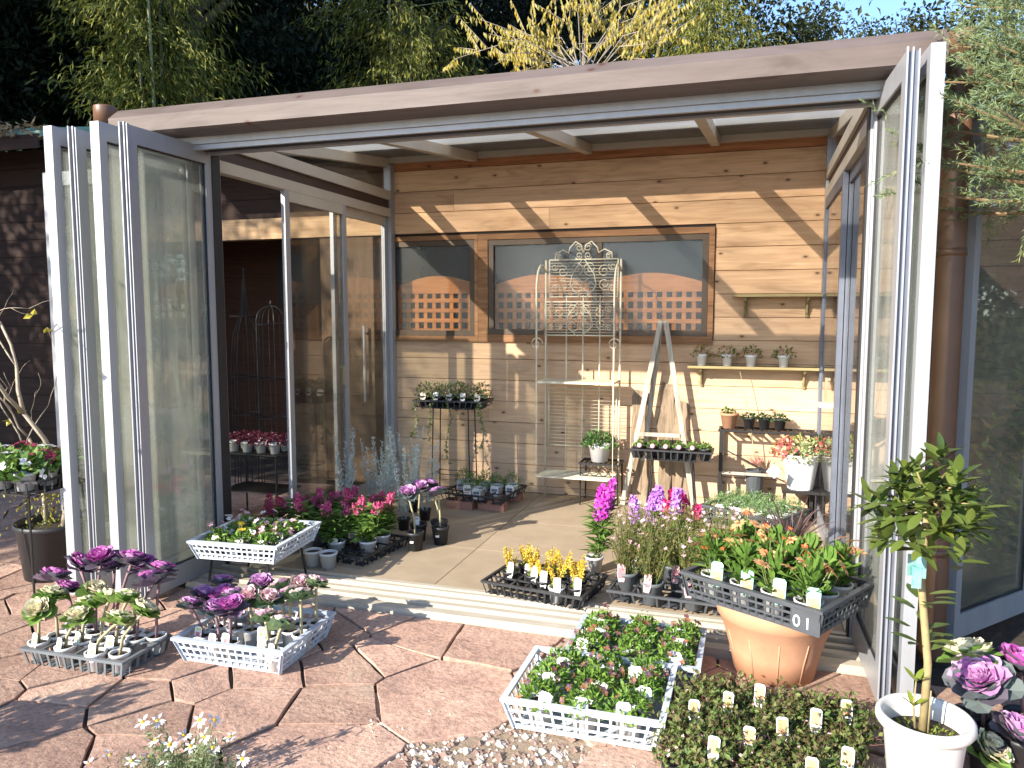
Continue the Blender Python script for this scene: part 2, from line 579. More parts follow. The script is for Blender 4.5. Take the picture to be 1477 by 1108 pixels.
def stone_mat():
    mt, nt, b = _new('red_flagstone')
    L = nt.links.new
    tc = nt.nodes.new('ShaderNodeTexCoord')
    oi = nt.nodes.new('ShaderNodeObjectInfo')
    ge = nt.nodes.new('ShaderNodeNewGeometry')
    sc = nt.nodes.new('ShaderNodeMath')
    sc.operation = 'MULTIPLY'
    sc.inputs[1].default_value = 19.0
    L(oi.outputs['Random'], sc.inputs[0])
    ad = nt.nodes.new('ShaderNodeVectorMath')
    L(ge.outputs['Position'], ad.inputs[0])
    L(sc.outputs[0], ad.inputs[1])
    n1 = nt.nodes.new('ShaderNodeTexNoise')
    n1.inputs['Scale'].default_value = 3.2
    n1.inputs['Detail'].default_value = 9
    n1.inputs['Roughness'].default_value = 0.7
    n1.inputs['Distortion'].default_value = 0.15
    L(ad.outputs[0], n1.inputs['Vector'])
    r1 = ramp(nt, [(0.25, (0.21, 0.14, 0.115)), (0.42, (0.36, 0.225, 0.17)), (0.58, (0.45, 0.295, 0.22)), (0.75, (0.44, 0.34, 0.25))])
    L(n1.outputs['Fac'], r1.inputs[0])
    n2 = nt.nodes.new('ShaderNodeTexNoise')
    n2.inputs['Scale'].default_value = 55
    n2.inputs['Detail'].default_value = 4
    L(ad.outputs[0], n2.inputs['Vector'])
    r2 = ramp(nt, [(0.32, (0.76, 0.74, 0.72)), (0.5, (1., 1., 1.)), (0.68, (1.16, 1.14, 1.1))])
    L(n2.outputs['Fac'], r2.inputs[0])
    mx = nt.nodes.new('ShaderNodeMix')
    mx.data_type = 'RGBA'
    mx.blend_type = 'MULTIPLY'
    mx.inputs[0].default_value = 1
    L(r1.outputs[0], mx.inputs[6])
    L(r2.outputs[0], mx.inputs[7])
    hs = nt.nodes.new('ShaderNodeHueSaturation')
    mr = nt.nodes.new('ShaderNodeMapRange')
    mr.inputs['To Min'].default_value = 0.85
    mr.inputs['To Max'].default_value = 1.3
    L(oi.outputs['Random'], mr.inputs[0])
    L(mr.outputs[0], hs.inputs['Value'])
    L(mx.outputs[2], hs.inputs['Color'])
    L(hs.outputs[0], b.inputs['Base Color'])
    b.inputs['Roughness'].default_value = 0.8
    b.inputs['Specular IOR Level'].default_value = 0.25
    w = nt.nodes.new('ShaderNodeMath')
    w.operation = 'MULTIPLY_ADD'
    L(n2.outputs['Fac'], w.inputs[0])
    w.inputs[1].default_value = 0.12
    L(n1.outputs['Fac'], w.inputs[2])
    bp = nt.nodes.new('ShaderNodeBump')
    bp.inputs['Strength'].default_value = 0.8
    bp.inputs['Distance'].default_value = 0.03
    L(w.outputs[0], bp.inputs['Height'])
    L(bp.outputs[0], b.inputs['Normal'])
    return mt


STONE = stone_mat()

# ================================================================== ground, paving, floor
g = MB()
g.add([(-150, -150, -0.035), (150, -150, -0.035), (150, 200, -0.035), (-150, 200, -0.035)], [(0, 1, 2, 3)])
struct(g.build('ground', SOIL))


def clip(poly, a, nrm):
    out = []
    for i in range(len(poly)):
        p, q = poly[i], poly[(i + 1) % len(poly)]
        dp, dq = (p - a) @ nrm, (q - a) @ nrm
        if dp <= 0:
            out.append(p)
        if dp * dq < 0:
            out.append(p + (q - p) * dp / (dp - dq))
    return out


paving = bpy.data.objects.new('paving', None)
col.objects.link(paving)
struct(paving)
rs = np.random.default_rng(21)


FAR = MB()


def flags(x0, x1, y0, y1, step, hole=None):
    seeds = []
    area = (x1 - x0) * (y1 - y0)
    for tr in range(6000):
        q = np.array((rs.uniform(x0, x1), rs.uniform(y0, y1)))
        rad = rs.choice([.5, .8, 1.1, 1.4]) * rs.uniform(.9, 1.1)
        if all(math.hypot((q[0] - o[0]) / step[0], (q[1] - o[1]) / step[1]) > .36 * (rad + o[2]) for o in seeds):
            seeds.append((q[0], q[1], rad))
    wts = np.array(seeds)[:, 2]
    seeds = np.array(seeds)[:, :2]
    for i, sd in enumerate(seeds):
        if hole is not None and ((sd[0] - hole[0]) / hole[2]) ** 2 + ((sd[1] - hole[1]) / hole[3]) ** 2 < 1:
            continue
        poly = [np.array(q, float) for q in ((x0, y0), (x1, y0), (x1, y1), (x0, y1))]
        dd = np.hypot(*(seeds - sd).T)
        for j in np.argsort(dd)[1:18]:
            n = seeds[j] - sd
            poly = clip(poly, (sd + seeds[j]) / 2 - n / np.linalg.norm(n) * 0.0035 + n * (wts[i] ** 2 - wts[j] ** 2) * .0256 / (2 * (n @ n)), n)
            if len(poly) < 3:
                break
        if len(poly) < 3:
            continue
        # roughen the outline
        out = []
        for a, b in zip(poly, poly[1:] + poly[:1]):
            ln = np.linalg.norm(b - a)
            if ln < 0.02:
                continue
            k = max(1, int(ln / 0.07))
            nn = np.array([-(b - a)[1], (b - a)[0]]) / ln
            for t in range(k):
                out.append(a + (b - a) * t / k + (nn * rs.uniform(0.0, 0.006) if t else (sd - a) * 0.012))
        if len(out) < 3:
            continue
        n = len(out)
        tilt = rs.normal(0, 0.008, 2)
        h = rs.uniform(-0.004, 0.004)
        o2 = np.array(out)
        inn = sd + (o2 - sd) * (1 - 0.002 / np.maximum(0.06, np.hypot(*(o2 - sd).T)))[:, None]

        def zz(p, base):
            return base + h + (p - sd) @ tilt
        V = [(*p, -0.03) for p in o2] + [(*p, zz(p, -0.0015)) for p in o2] + [(*p, zz(p, 0.0) + rs.uniform(-.001, .001)) for p in inn]
        mb = MB()
        mb.add(V, [(k, (k + 1) % n, n + (k + 1) % n, n + k) for k in range(n)] + [(n + k, n + (k + 1) % n, 2 * n + (k + 1) % n, 2 * n + k) for k in range(n)])
        mb.F.append((np.array([list(range(2 * n, 3 * n))]), 0))
        near = -.45 < sd[0] < 4.4 and sd[1] > -4.35 or -2.6 < sd[0] <= -.45 and sd[1] > -3.4
        if near:
            mb.build('flagstone', STONE, paving)
        else:                                     # beyond the frame: joined
            for V_, (F_, _m) in zip([mb.V[0]], mb.F[:1]):
                k0 = FAR.n
                FAR.add(V_, F_)
            for F_, _m in mb.F[1:]:
                FAR.F.append((F_ + k0, 0))


GRAVEL = (2.10, -3.56, 0.33, 0.34)
flags(-4.2, 6.6, -6.2, -2.575, (0.54, 0.40), GRAVEL)
flags(-4.2, -0.45, -2.57, -0.15, (0.6, 0.45))
FAR.build('outer_flagstones', STONE, paving, stuff=True)

# gravel patch where a stone is missing
for nm, x0, x1, y0, y1 in (('joint_soil', -4.2, 6.6, -6.2, -2.575), ('joint_soil', -4.2, -.45, -2.57, -.15)):
    MB().add([(x0, y0, -.012), (x1, y0, -.012), (x1, y1, -.012), (x0, y1, -.012)], [(0, 1, 2, 3)]).build(nm, surf('joint_earth', (0.045, 0.035, 0.022), (0.02, 0.016, 0.010), rough=.95, scale=25, bump=.4), paving)
PEB = [surf('pale_gravel', (0.62, 0.54, 0.46), (0.4, 0.32, 0.26), rough=0.8, scale=40), surf('brown_gravel', (0.3, 0.2, 0.15), (0.2, 0.13, 0.1), rough=0.85, scale=40)]
MB().disc((GRAVEL[0], GRAVEL[1], -.0105), .6, 24).build('gravel_bed', surf('tan_grit', (0.36, 0.27, 0.19), (0.24, 0.17, 0.11), rough=.9, scale=60, bump=.6), paving)
gm = MB()
nP = 1500
th, rr = rs.uniform(0, 6.283, nP), np.sqrt(rs.uniform(0, 1, nP))
px, py = GRAVEL[0] + rr * np.cos(th) * 0.52, GRAVEL[1] + rr * np.sin(th) * 0.46
oct_ = np.array([(1, 0, 0), (0, 1, 0), (-1, 0, 0), (0, -1, 0), (.7, .7, .6), (-.7, .7, .6), (-.7, -.7, .6), (.7, -.7, .6), (0, 0, 1)]) * 1.0
for i in range(nP):
    s0 = rs.choice([.007, .012, .018], p=[.45, .35, .2])
    V = oct_ * (s0 * rs.uniform(.7, 1.3, (9, 3))) * np.array((1, 1, .7)) + np.array((px[i], py[i], -0.0115))
    gm.add(V, [(0, 4, 8, 7), (1, 5, 8, 4), (2, 6, 8, 5), (3, 7, 8, 6)], 0 if rs.random() < .62 else 1)
    gm.F.append((np.array([(0, 1, 4), (1, 2, 5), (2, 3, 6), (3, 0, 7)]) + gm.n - 9, 0 if rs.random() < .62 else 1))
gv = gm.build('gravel', PEB, stuff=True)
tag(gv, 'patch of pale gravel among the red flagstones', 'gravel')

# interior tile floor
floor = MB()
floor.box(0.0, 3.47, -2.2, 0.0, -0.03, 0.004)
floor = struct(floor.build('floor', surf('tile_grout', (0.16, 0.12, 0.08), rough=0.9)))
xs = [0.02, 0.672, 1.35, 2.025, 2.70, 3.375, 3.47]
ys = [-2.2, -1.53, -0.86, -0.185, 0.0]
for i in range(6):
    for j in range(4):
        t = MB()
        t.box(xs[i] + .0025, xs[i + 1] - .0025, ys[j] + .0025, ys[j + 1] - .0025, 0.0, 0.02)
        t.build('floor_tile', TILE, floor)

# ================================================================== timber house behind
house = thing('timber_house', 'house wall of warm cedar boards at the back of the glazed garden room', 'house')
PZ = 0.17
ZL = lambda k: (16.45 - k) * PZ
# opening behind the windows is cut out of the backing by building it in strips
back = MB()
for x0, x1, z0, z1 in ((-0.6, 6.4, 0, 1.262), (-0.6, 6.4, 2.062, 2.74), (-0.6, 0.035, 1.262, 2.062), (0.772, 0.888, 1.262, 2.062), (2.612, 6.4, 1.262, 2.062)):
    back.box(x0, x1, 0.014, 0.05, z0, z1)
back.build('wall_backing', surf('gap_shade_black', (0.03, 0.02, 0.015), rough=0.95), house)  # black backing: the shade in the gaps between boards is put into its colour


def board(x0, x1, z0, z1, mat=CEDAR, y=0.0):
    b = MB()
    e = 0.0013
    V = []
    for x in (x0 + .001, x1 - .001):
        V += [(x, y + .014, z0 + e), (x, y + .004, z0 + e), (x, y, z0 + e + .0025), (x, y, z1 - e - .0025), (x, y + .004, z1 - e), (x, y + .014, z1 - e)]
    b.add(V, [(k, k + 1, k + 7, k + 6) for k in range(5)])
    b.F.append((np.array([(0, 6, 11, 5)]), 0))
    b.F.append((np.array([(5, 4, 3, 2, 1, 0), (6, 7, 8, 9, 10, 11)]), 0))
    o = b.build('wall_board', mat, house)
    return o


joints = {2: 0.705 - .1, 3: 1.4, 4: 0.62, 11: 1.9, 12: 0.9, 13: 2.4, 14: 1.3, 15: 2.0}
board(0.0, 3.47, ZL(1), ZL(0) - .04, CEDAR_RED, -0.004)
for k in range(1, 17):
    z1, z0 = ZL(k), max(0.02, ZL(k + 1))
    if z0 >= 1.23 and z1 <= 2.12:
        segs = [(2.66, 3.47)]
    elif k == 4:                       # board over the windows is notched by the trim
        segs = [(0.0, 3.47)]
    else:
        j = joints.get(k)
        segs = [(0.0, j), (j, 3.47)] if j else [(0.0, 3.47)]
    for a, b_ in segs:
        board(a, b_, z0, z1)
    board(3.5, 6.3, z0, z1, DARKW)


def window(label, x0, x1, z0, z1, gx0, gx1, gz0, gz1, mullion=None):
    w = bpy.data.objects.new('window', None)
    col.objects.link(w)
    w.parent = house
    w['label'] = label
    for a in ((x0, x1, gz1 + .045, z1), (x0, x1, z0, gz0 - .045)):
        MB().box(a[0], a[1], -0.022, 0.013, a[2], a[3]).build('trim_board', TRIMW, w)
    for a in ((x0, gx0 - .045), (gx1 + .045, x1)):
        if a[1] - a[0] > 0.01:
            MB().box(a[0], a[1], -0.020, 0.013, gz0 - .045 + .001, gz1 + .045 - .001).build('trim_board', TRIMW, w)
    f = MB()
    f.box(gx0 - .043, gx1 + .043, -0.012, 0.03, gz1, gz1 + .043)
    f.box(gx0 - .043, gx1 + .043, -0.016, 0.03, gz0 - .043, gz0)
    f.box(gx0 - .043, gx0, -0.010, 0.03, gz0, gz1)
    f.box(gx1, gx1 + .043, -0.010, 0.03, gz0, gz1)
    f.build('frame', BRONZE, w)
    if mullion:
        MB().box(mullion - .02, mullion + .02, -0.006, 0.03, gz0, gz1).build('mullion', BRONZE, w)
    MB().box(gx0, gx1, 0.010, 0.014, gz0, gz1).build('pane', FROST, w)
    return w


window('wide frosted window behind the wire rack', 0.817, 2.655, 1.235, 2.095, 0.945, 2.57, 1.34, 2.005, 1.80)
window('small frosted window by the left corner', 0.0, 0.815, 1.235, 2.095, 0.08, 0.742, 1.325, 2.012)


# the eave of the house over the glazed roof
ev = MB()
prof = [(-0.78, 2.755), (-0.78, 2.79), (6.0, 3.55), (6.0, 3.5), (0.1, 2.85)]
V = [(x, *p) for x in (-1.9, 3.56) for p in prof]
n = len(prof)
ev.add(V, [(k, (k + 1) % n, n + (k + 1) % n, n + k) for k in range(n)])
ev.F.append((np.array([list(range(n))[::-1], list(range(n, 2 * n))]), 0))
ev.build('roof_eave', surf('brown_metal_roof', (0.12, 0.075, 0.05), rough=0.5), house)

# room behind the windows: dark box
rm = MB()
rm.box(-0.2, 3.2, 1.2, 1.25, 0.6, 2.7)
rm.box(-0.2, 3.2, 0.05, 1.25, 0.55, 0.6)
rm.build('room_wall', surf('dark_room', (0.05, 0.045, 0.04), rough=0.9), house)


def lattice(label, x0, x1, rise):
    t = thing('lattice_panel', label, 'lattice', ((x0 + x1) / 2, 0.11, 1.0), group='orange lattice panels behind the house windows')
    cx = (x0 + x1) / 2
    w = x1 - x0
    nx = int(round(w / 0.0765))
    vs = MB().box(-0.016, 0.016, 0, 0.012, 0.0, 0.66).mesh('slat', ORANGEW)
    for i in range(nx + 1):
        link('slat', vs, t, (x0 - cx + i * w / nx, 0, 0))
    hs = MB().box(-w / 2, w / 2, -0.012, -0.0005, -0.016, 0.016).mesh('slat', ORANGEW)
    for k in range(8):
        link('slat', hs, t, (0, 0, 0.655 - k * 0.083))
    a = MB()
    k = 16
    top = [(-w / 2 + w * i / k, 0.70 + rise * math.sin(math.pi * i / k)) for i in range(k + 1)]
    for (xa, za), (xb, zb) in zip(top[:-1], top[1:]):
        a.add([(xa, -.014, .63), (xb, -.014, .63), (xb, -.014, zb), (xa, -.014, za), (xa, .014, .63), (xb, .014, .63), (xb, .014, zb), (xa, .014, za)], [(0, 1, 2, 3), (7, 6, 5, 4), (3, 2, 6, 7), (4, 5, 1, 0)])
    a.build('arched_top_rail', ORANGEW, t)


lattice('orange lattice panel seen through the small left window', 0.06, 0.77, 0.075)
lattice('orange lattice panel seen in the left half of the wide window', 0.93, 1.70, 0.075)
lattice('orange lattice panel seen in the right half of the wide window', 1.77, 2.58, 0.075)

# ---- left part of the house seen through the side doors: lintel, dark open shed bay, red inner wall
for z0, z1 in ((2.29, 2.46), (2.46, 2.63), (2.63, 2.74)):
    b = MB().box(-3.0, -0.02, 0.0, 0.02, z0 + .002, z1 - .002).build('wall_board', DARKW, house)
MB().box(-3.0, -0.02, -0.06, 0.05, 2.11, 2.285).build('lintel_beam', wood('lintel_wood', (0.6, 0.42, 0.24), (0.35, 0.2, 0.1)), house)
MB().box(-0.62, -0.45, -0.005, 0.06, 0.0, 2.108).build('door_jamb', TRIMW, house)
MB().box(-0.448, -0.02, 0.0, 0.03, 0.0, 2.108).build('wall_panel', DARKW, house)
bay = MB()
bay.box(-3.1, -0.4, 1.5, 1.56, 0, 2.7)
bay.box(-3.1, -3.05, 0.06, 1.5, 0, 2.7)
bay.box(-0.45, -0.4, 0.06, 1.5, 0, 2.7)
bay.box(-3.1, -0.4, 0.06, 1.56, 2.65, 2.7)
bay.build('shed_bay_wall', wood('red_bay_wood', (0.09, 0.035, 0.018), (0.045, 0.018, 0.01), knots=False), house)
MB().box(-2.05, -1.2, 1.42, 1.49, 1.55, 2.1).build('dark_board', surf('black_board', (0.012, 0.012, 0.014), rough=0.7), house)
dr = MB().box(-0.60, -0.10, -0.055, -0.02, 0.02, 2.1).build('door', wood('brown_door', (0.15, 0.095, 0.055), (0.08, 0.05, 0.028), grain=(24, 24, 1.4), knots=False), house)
hd = MB()
hd.tube([(-0.17, -0.10, 0.72), (-0.17, -0.10, 1.36)], 0.012)
hd.tube([(-0.17, -0.05, 0.78), (-0.17, -0.10, 0.78)], 0.010)
hd.tube([(-0.17, -0.05, 1.30), (-0.17, -0.10, 1.30)], 0.010)
hd.build('handle', ALU, dr)

# ================================================================== glazed garden room
room = thing('garden_room', 'aluminium garden room with brown fascia and glass folding front standing open', 'garden room', (0, 0, 0))
LX, RX = 0.05, 3.42
zr = lambda y: 2.665 + 0.117 * y            # underside of the rafters
# threshold with tracks
th_ = MB()
th_.box(0.06, 3.44, -2.56, -2.2, -0.03, 0.012)
th_ = th_.build('threshold', SILLM, room)
for y0, y1, z in ((-2.557, -2.50, 0.030), (-2.462, -2.425, 0.034), (-2.385, -2.355, 0.034), (-2.30, -2.275, 0.036), (-2.235, -2.203, 0.030)):
    MB().box(0.06, 3.44, y0, y1, 0.0121, z).build('track_ridge', SILLM, th_)
for y0, y1 in ((-2.415, -2.392), (-2.345, -2.31)):
    MB().box(0.06, 3.44, y0, y1, 0.0122, 0.016).build('track_groove', ALUD, th_)
# header and fascia gutter
MB().box(0.0, 3.47, -2.42, -2.18, 2.352, 2.43).build('header', ALU, room)
MB().box(0.08, 3.40, -2.405, -2.385, 2.326, 2.3515).build('header_track', ALU, room)
MB().box(0.08, 3.40, -2.30, -2.27, 2.322, 2.3515).build('header_track', ALU, room)
MB().box(0.08, 3.40, -2.384, -2.301, 2.335, 2.351).build('header_slot', RUBBER, room)
fa = MB()
prof = [(-2.42, 2.388), (-2.560, 2.388), (-2.577, 2.397), (-2.583, 2.474), (-2.515, 2.530), (-2.40, 2.545), (-2.30, 2.545), (-2.30, 2.432), (-2.42, 2.432)]
n = len(prof)
V = [(x, *p) for x in (-0.29, 3.60) for p in prof]
fa.add(V, [(k, (k + 1) % n, n + (k + 1) % n, n + k) for k in range(n)])
fa.F.append((np.array([list(range(n))[::-1], list(range(n, 2 * n))]), 0))
fa.build('fascia_gutter', FASC, room)


def pipe(x, y, top):
    p = MB().lathe([(0.053, 0.0), (0.053, top - .1)], 24, (x, y, 0)).build('downpipe', PIPE, room, smooth=True)
    MB().lathe([(0.053, top - .1), (0.058, top - .1), (0.059, top - .005), (0.057, top), (0.054, top - .004), (0.05, top - .08)], 24, (x, y, 0)).build('pipe_socket', PIPE, p, smooth=True)
    for z in (0.45, 1.7):
        MB().lathe([(0.0535, z), (0.057, z), (0.057, z + .03), (0.0535, z + .03)], 24, (x, y, 0)).build('pipe_collar', PIPE, p, smooth=True)


pipe(-0.50, -2.39, 2.60)
pipe(3.705, -2.29, 2.585)
# rafters, back beam, polycarbonate
MB().box(0.0, 3.47, -0.06, -0.002, 2.688, 2.765).build('wall_plate', CREAMR, room)
rx = [0.03, 0.80, 1.72, 2.645, 3.44]
for x in rx:
    b = MB()
    w = 0.03
    ya, yb = -2.30, -0.062
    b.add([(x - w, ya, zr(ya)), (x + w, ya, zr(ya)), (x + w, yb, zr(yb)), (x - w, yb, zr(yb)), (x - w, ya, zr(ya) + .07), (x + w, ya, zr(ya) + .07), (x + w, yb, zr(yb) + .07), (x - w, yb, zr(yb) + .07)],
          [(0, 3, 2, 1), (4, 5, 6, 7), (0, 1, 5, 4), (1, 2, 6, 5), (2, 3, 7, 6), (3, 0, 4, 7)])
    b.build('rafter', CREAMR, room)
for a, c in zip(rx[:-1], rx[1:]):
    b = MB()
    ya, yb = -2.38, -0.02
    b.add([(a - .02, ya, zr(ya) + .072), (c - .022, ya, zr(ya) + .072), (c - .022, yb, zr(yb) + .072), (a - .02, yb, zr(yb) + .072)] + [(a - .02, ya, zr(ya) + .078), (c - .022, ya, zr(ya) + .078), (c - .022, yb, zr(yb) + .078), (a - .02, yb, zr(yb) + .078)],
          [(0, 3, 2, 1), (0, 1, 5, 4), (1, 2, 6, 5), (2, 3, 7, 6), (3, 0, 4, 7)])
    b.F.append((np.array([(4, 5, 6, 7)]), 1))
    b.build('roof_pane', [POLYC, POLY], room)


# side walls: posts, rails, upper glazing, sliding doors
def side(X, s, doors):
    MB().box(X - .035, X + .035, -2.27, -2.19, 0.0, 2.352).build('corner_post', ALU, room)
    MB().box(X + s * .036 - .006, X + s * .036 + .006, -2.266, -2.20, 0.02, 2.34).build('post_gasket', RUBBER, room)
    MB().box(X - .03, X + .03, -0.075, -0.004, 0.02, 2.68).build('corner_post', ALU, room)
    MB().box(X - .03, X + .03, -2.188, -0.077, 2.25, 2.316).build('door_head', CREAMR, room)
    MB().box(X - .03, X + .03, -2.188, -0.077, 2.387, 2.46).build('transom', CREAMR, room)
    MB().box(X - .012, X + .012, -2.188, -0.077, 2.316, 2.387).build('transom_infill', surf('dark_brown_infill', (0.055, 0.03, 0.022), rough=0.6), room)
    b = MB()
    ya, yb = -1.72, -0.08
    b.add([(X - .003, ya, 2.461), (X - .003, yb, 2.461), (X - .003, yb, zr(yb) - .002), (X - .003, ya, zr(ya) - .001), (X + .003, ya, 2.461), (X + .003, yb, 2.461), (X + .003, yb, zr(yb) - .002), (X + .003, ya, zr(ya) - .001)],
          [(0, 1, 2, 3), (7, 6, 5, 4), (0, 4, 5, 1), (1, 5, 6, 2), (2, 6, 7, 3), (3, 7, 4, 0)])
    b.build('upper_pane', SIDEPANE, room)
    MB().box(X - .045, X + .045, -2.188, -0.077, 0.0, 0.03).build('bottom_track', SILLM, room)
    for (y0, y1, off, hy) in doors:
        dd = bpy.data.objects.new('sliding_door', None)
        col.objects.link(dd)
        dd.parent = room
        x = X + off
        t = .014
        for a, b_ in ((y0, y0 + .05), (y1 - .05, y1)):
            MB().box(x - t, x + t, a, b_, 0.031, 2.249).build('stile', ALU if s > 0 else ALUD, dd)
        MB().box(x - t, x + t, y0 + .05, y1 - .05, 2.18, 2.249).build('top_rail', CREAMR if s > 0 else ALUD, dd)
        MB().box(x - t, x + t, y0 + .05, y1 - .05, 0.031, 0.12).build('bottom_rail', ALU, dd)
        MB().box(x - .003, x + .003, y0 + .05, y1 - .05, 0.12, 2.18).build('pane', SIDEPANE, dd)
        if hy:
            h = MB()
            h.bar((x + s * .035, hy, 0.94), (x + s * .035, hy, 1.08), .014, .018, up=(0, 1, 0))
            h.bar((x + s * .012, hy, 1.07), (x + s * .04, hy, 1.07), .016, .016)
            h.build('handle', surf('brass_handle', (0.55, 0.46, 0.3), rough=0.35, metal=0.6), dd)


side(LX, 1, [(-1.57, -0.80, 0.016, None), (-0.93, -0.08, -0.017, -0.86)])
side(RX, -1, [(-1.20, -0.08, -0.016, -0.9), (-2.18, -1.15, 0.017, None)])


# folding panels
def panel(p0, ang, w, h, label, mats=ALU, z0=0.035, chan=True, th=.022, pane=None):
    t = bpy.data.objects.new('folding_panel', None)
    col.objects.link(t)
    t.parent = room
    t.location = (p0[0], p0[1], z0)
    t.rotation_euler = (0, 0, ang)
    t['label'] = label
    MB().box(0, .045, -th, th, 0, h).build('stile', mats, t)
    MB().box(w - .045, w, -th, th, 0, h).build('stile', mats, t)
    MB().box(.045, w - .045, -th, th, h - .085, h).build('top_rail', mats, t)
    MB().box(.045, w - .045, -th, th, 0, .11).build('bottom_rail', mats, t)
    MB().box(.045, w - .045, -.003, .003, .11, h - .085).build('pane', pane or PANE, t)
    gk = MB()
    for a, b in ((.045, .051), (w - .051, w - .045)):
        gk.box(a, b, -.012, .012, .116, h - .091)
    gk.box(.045, w - .045, -.012, .012, .110, .116)
    gk.box(.045, w - .045, -.012, .012, h - .091, h - .085)
    gk.build('gasket', RUBBER, t)
    if chan:
        c = MB()
        c.box(w, w + .020, -th, -th + .006, .01, h + .012)
        c.box(w, w + .014, th - .005, th, .01, h + .004)
        c.box(w, w + .012, -.003, .003, .01, h + .012)
        c.build('edge_channel', mats, t)
        c = MB()
        c.box(w, w + .003, -th + .006, -.003, .01, h)
        c.box(w, w + .003, .003, th - .005, .01, h)
        c.build('edge_groove', ALUD, t)
    return t


H = 2.325
S = -math.pi / 2
panel((0.065, -2.265), S, 0.575, H, 'innermost folding glass panel on the left, next to the opening')
panel((-0.06, -2.265), S, 0.635, H + .012, 'second folding glass panel on the left, folded against the innermost', chan=False, th=.026)
panel((-0.24, -2.285), S, 0.56, H, 'third folding glass panel on the left')
panel((-0.335, -2.285), S, 0.625, H + .008, 'outermost folding glass panel on the left', chan=False, th=.026)
panel((-0.52, -2.06), math.pi, 0.80, H - .02, 'side glass panel swung out beyond the folded stack on the left', chan=False)
panel((3.415, -2.265), R(-88), 0.585, H, 'inner folding glass panel on the right, behind the bay tree')
panel((3.49, -2.265), R(-88), 0.60, H + .018, 'outer folding glass panel on the right, beside the brown downpipe', chan=False, th=.023)
panel((3.80, -2.16), R(49), 0.66, H - .02, 'side glass panel swung out behind the right downpipe', chan=False, pane=PANE2)
# ================================================================== containers
WHITEP = surf('white_plastic', (0.68, 0.67, 0.65), (0.6, 0.59, 0.57), rough=0.45, scale=6)
BASKETP = surf('pale_blue_grey_plastic', (0.50, 0.56, 0.63), (0.44, 0.49, 0.56), rough=0.45, scale=5)
WBASKET = surf('white_basket_plastic', (0.62, 0.66, 0.70), (0.55, 0.59, 0.63), rough=0.45, scale=5)
BLACKP = surf('black_plastic', (0.028, 0.029, 0.032), (0.018, 0.018, 0.02), rough=0.5, scale=6)
GREYP = surf('dark_grey_plastic', (0.075, 0.08, 0.088), (0.05, 0.054, 0.06), rough=0.5, scale=6)
TRAYP = surf('grey_tray_plastic', (0.15, 0.165, 0.175), (0.10, 0.11, 0.12), rough=0.55, scale=6)
TERRA = surf('terracotta', (0.56, 0.29, 0.165), (0.47, 0.23, 0.125), rough=0.8, scale=7, bump=0.1)
IRON = surf('black_iron', (0.03, 0.027, 0.026), rough=0.55, metal=0.4)
CREAMI = surf('cream_painted_iron', (0.72, 0.66, 0.50), (0.58, 0.5, 0.34), rough=0.55, scale=14)
TAGW = surf('white_tag', (0.72, 0.71, 0.69), (0.66, 0.65, 0.63), rough=0.5)
TAGG = surf('mint_tag', (0.20, 0.52, 0.40), (0.34, 0.6, 0.46), rough=0.45, scale=20)
TAGP = surf('pink_tag', (0.66, 0.40, 0.38), (0.62, 0.34, 0.34), rough=0.45, scale=20)
PRT_OR = surf('orange_flower_print', (0.65, 0.24, 0.04), (0.6, 0.45, 0.25), rough=0.45, scale=70)
PRT_PK = surf('pink_flower_print', (0.5, 0.05, 0.09), (0.6, 0.32, 0.3), rough=0.45, scale=90)
PRT_GR = surf('green_print', (0.15, 0.32, 0.1), (0.4, 0.5, 0.2), rough=0.45, scale=90)
PRT_YE = surf('yellow_print', (0.5, 0.46, 0.1), (0.55, 0.52, 0.26), rough=0.45, scale=50)
PRT_BERRY = surf('berry_print', (0.5, 0.14, 0.12), (0.42, 0.46, 0.16), rough=.45, scale=110)
PRT_BK = surf('black_print', (0.05, 0.05, 0.06), (0.3, 0.3, 0.3), rough=0.5, scale=120)


def pot_mb(rt, rb, h, rim=0.006, n=18, soil=0.85, ribs=0):
    mb = MB()
    mb.lathe([(rb, 0), (rt - rim * .6, h * .84), (rt, h * .85), (rt + rim * .3, h), (rt - rim, h), (rt - rim * 1.4, h * soil)], n, close=True)
    mb.disc((0, 0, h * soil), rt - rim * 1.35, n, 1)
    return mb


def tag_me(w, h, body, prints=(), kind='tag'):
    """a plant tag standing upright, facing -Y; prints = list of (x0,x1,z0,z1,material) as thin raised areas"""
    mb = MB()
    mats = [body]
    c = min(w, h) * .18
    out = [(-w * .35, 0), (w * .35, 0), (w / 2, h * .3), (w / 2, h - c), (w / 2 - c, h), (-w / 2 + c, h), (-w / 2, h - c), (-w / 2, h * .3)]
    n = len(out)
    V = [(x, y, z) for y in (-.0006, .0006) for x, z in out]
    mb.add(V, [(k, (k + 1) % n, n + (k + 1) % n, n + k) for k in range(n)])
    mb.F.append((np.array([list(range(n)), list(range(n, 2 * n))[::-1]]), 0))
    for i, (x0, x1, z0, z1, pm) in enumerate(prints):
        mats.append(pm)
        mb.box(x0 * w, x1 * w, -.0012, -.00065, z0 * h, z1 * h, i + 1)
    return mb.mesh(kind, mats)


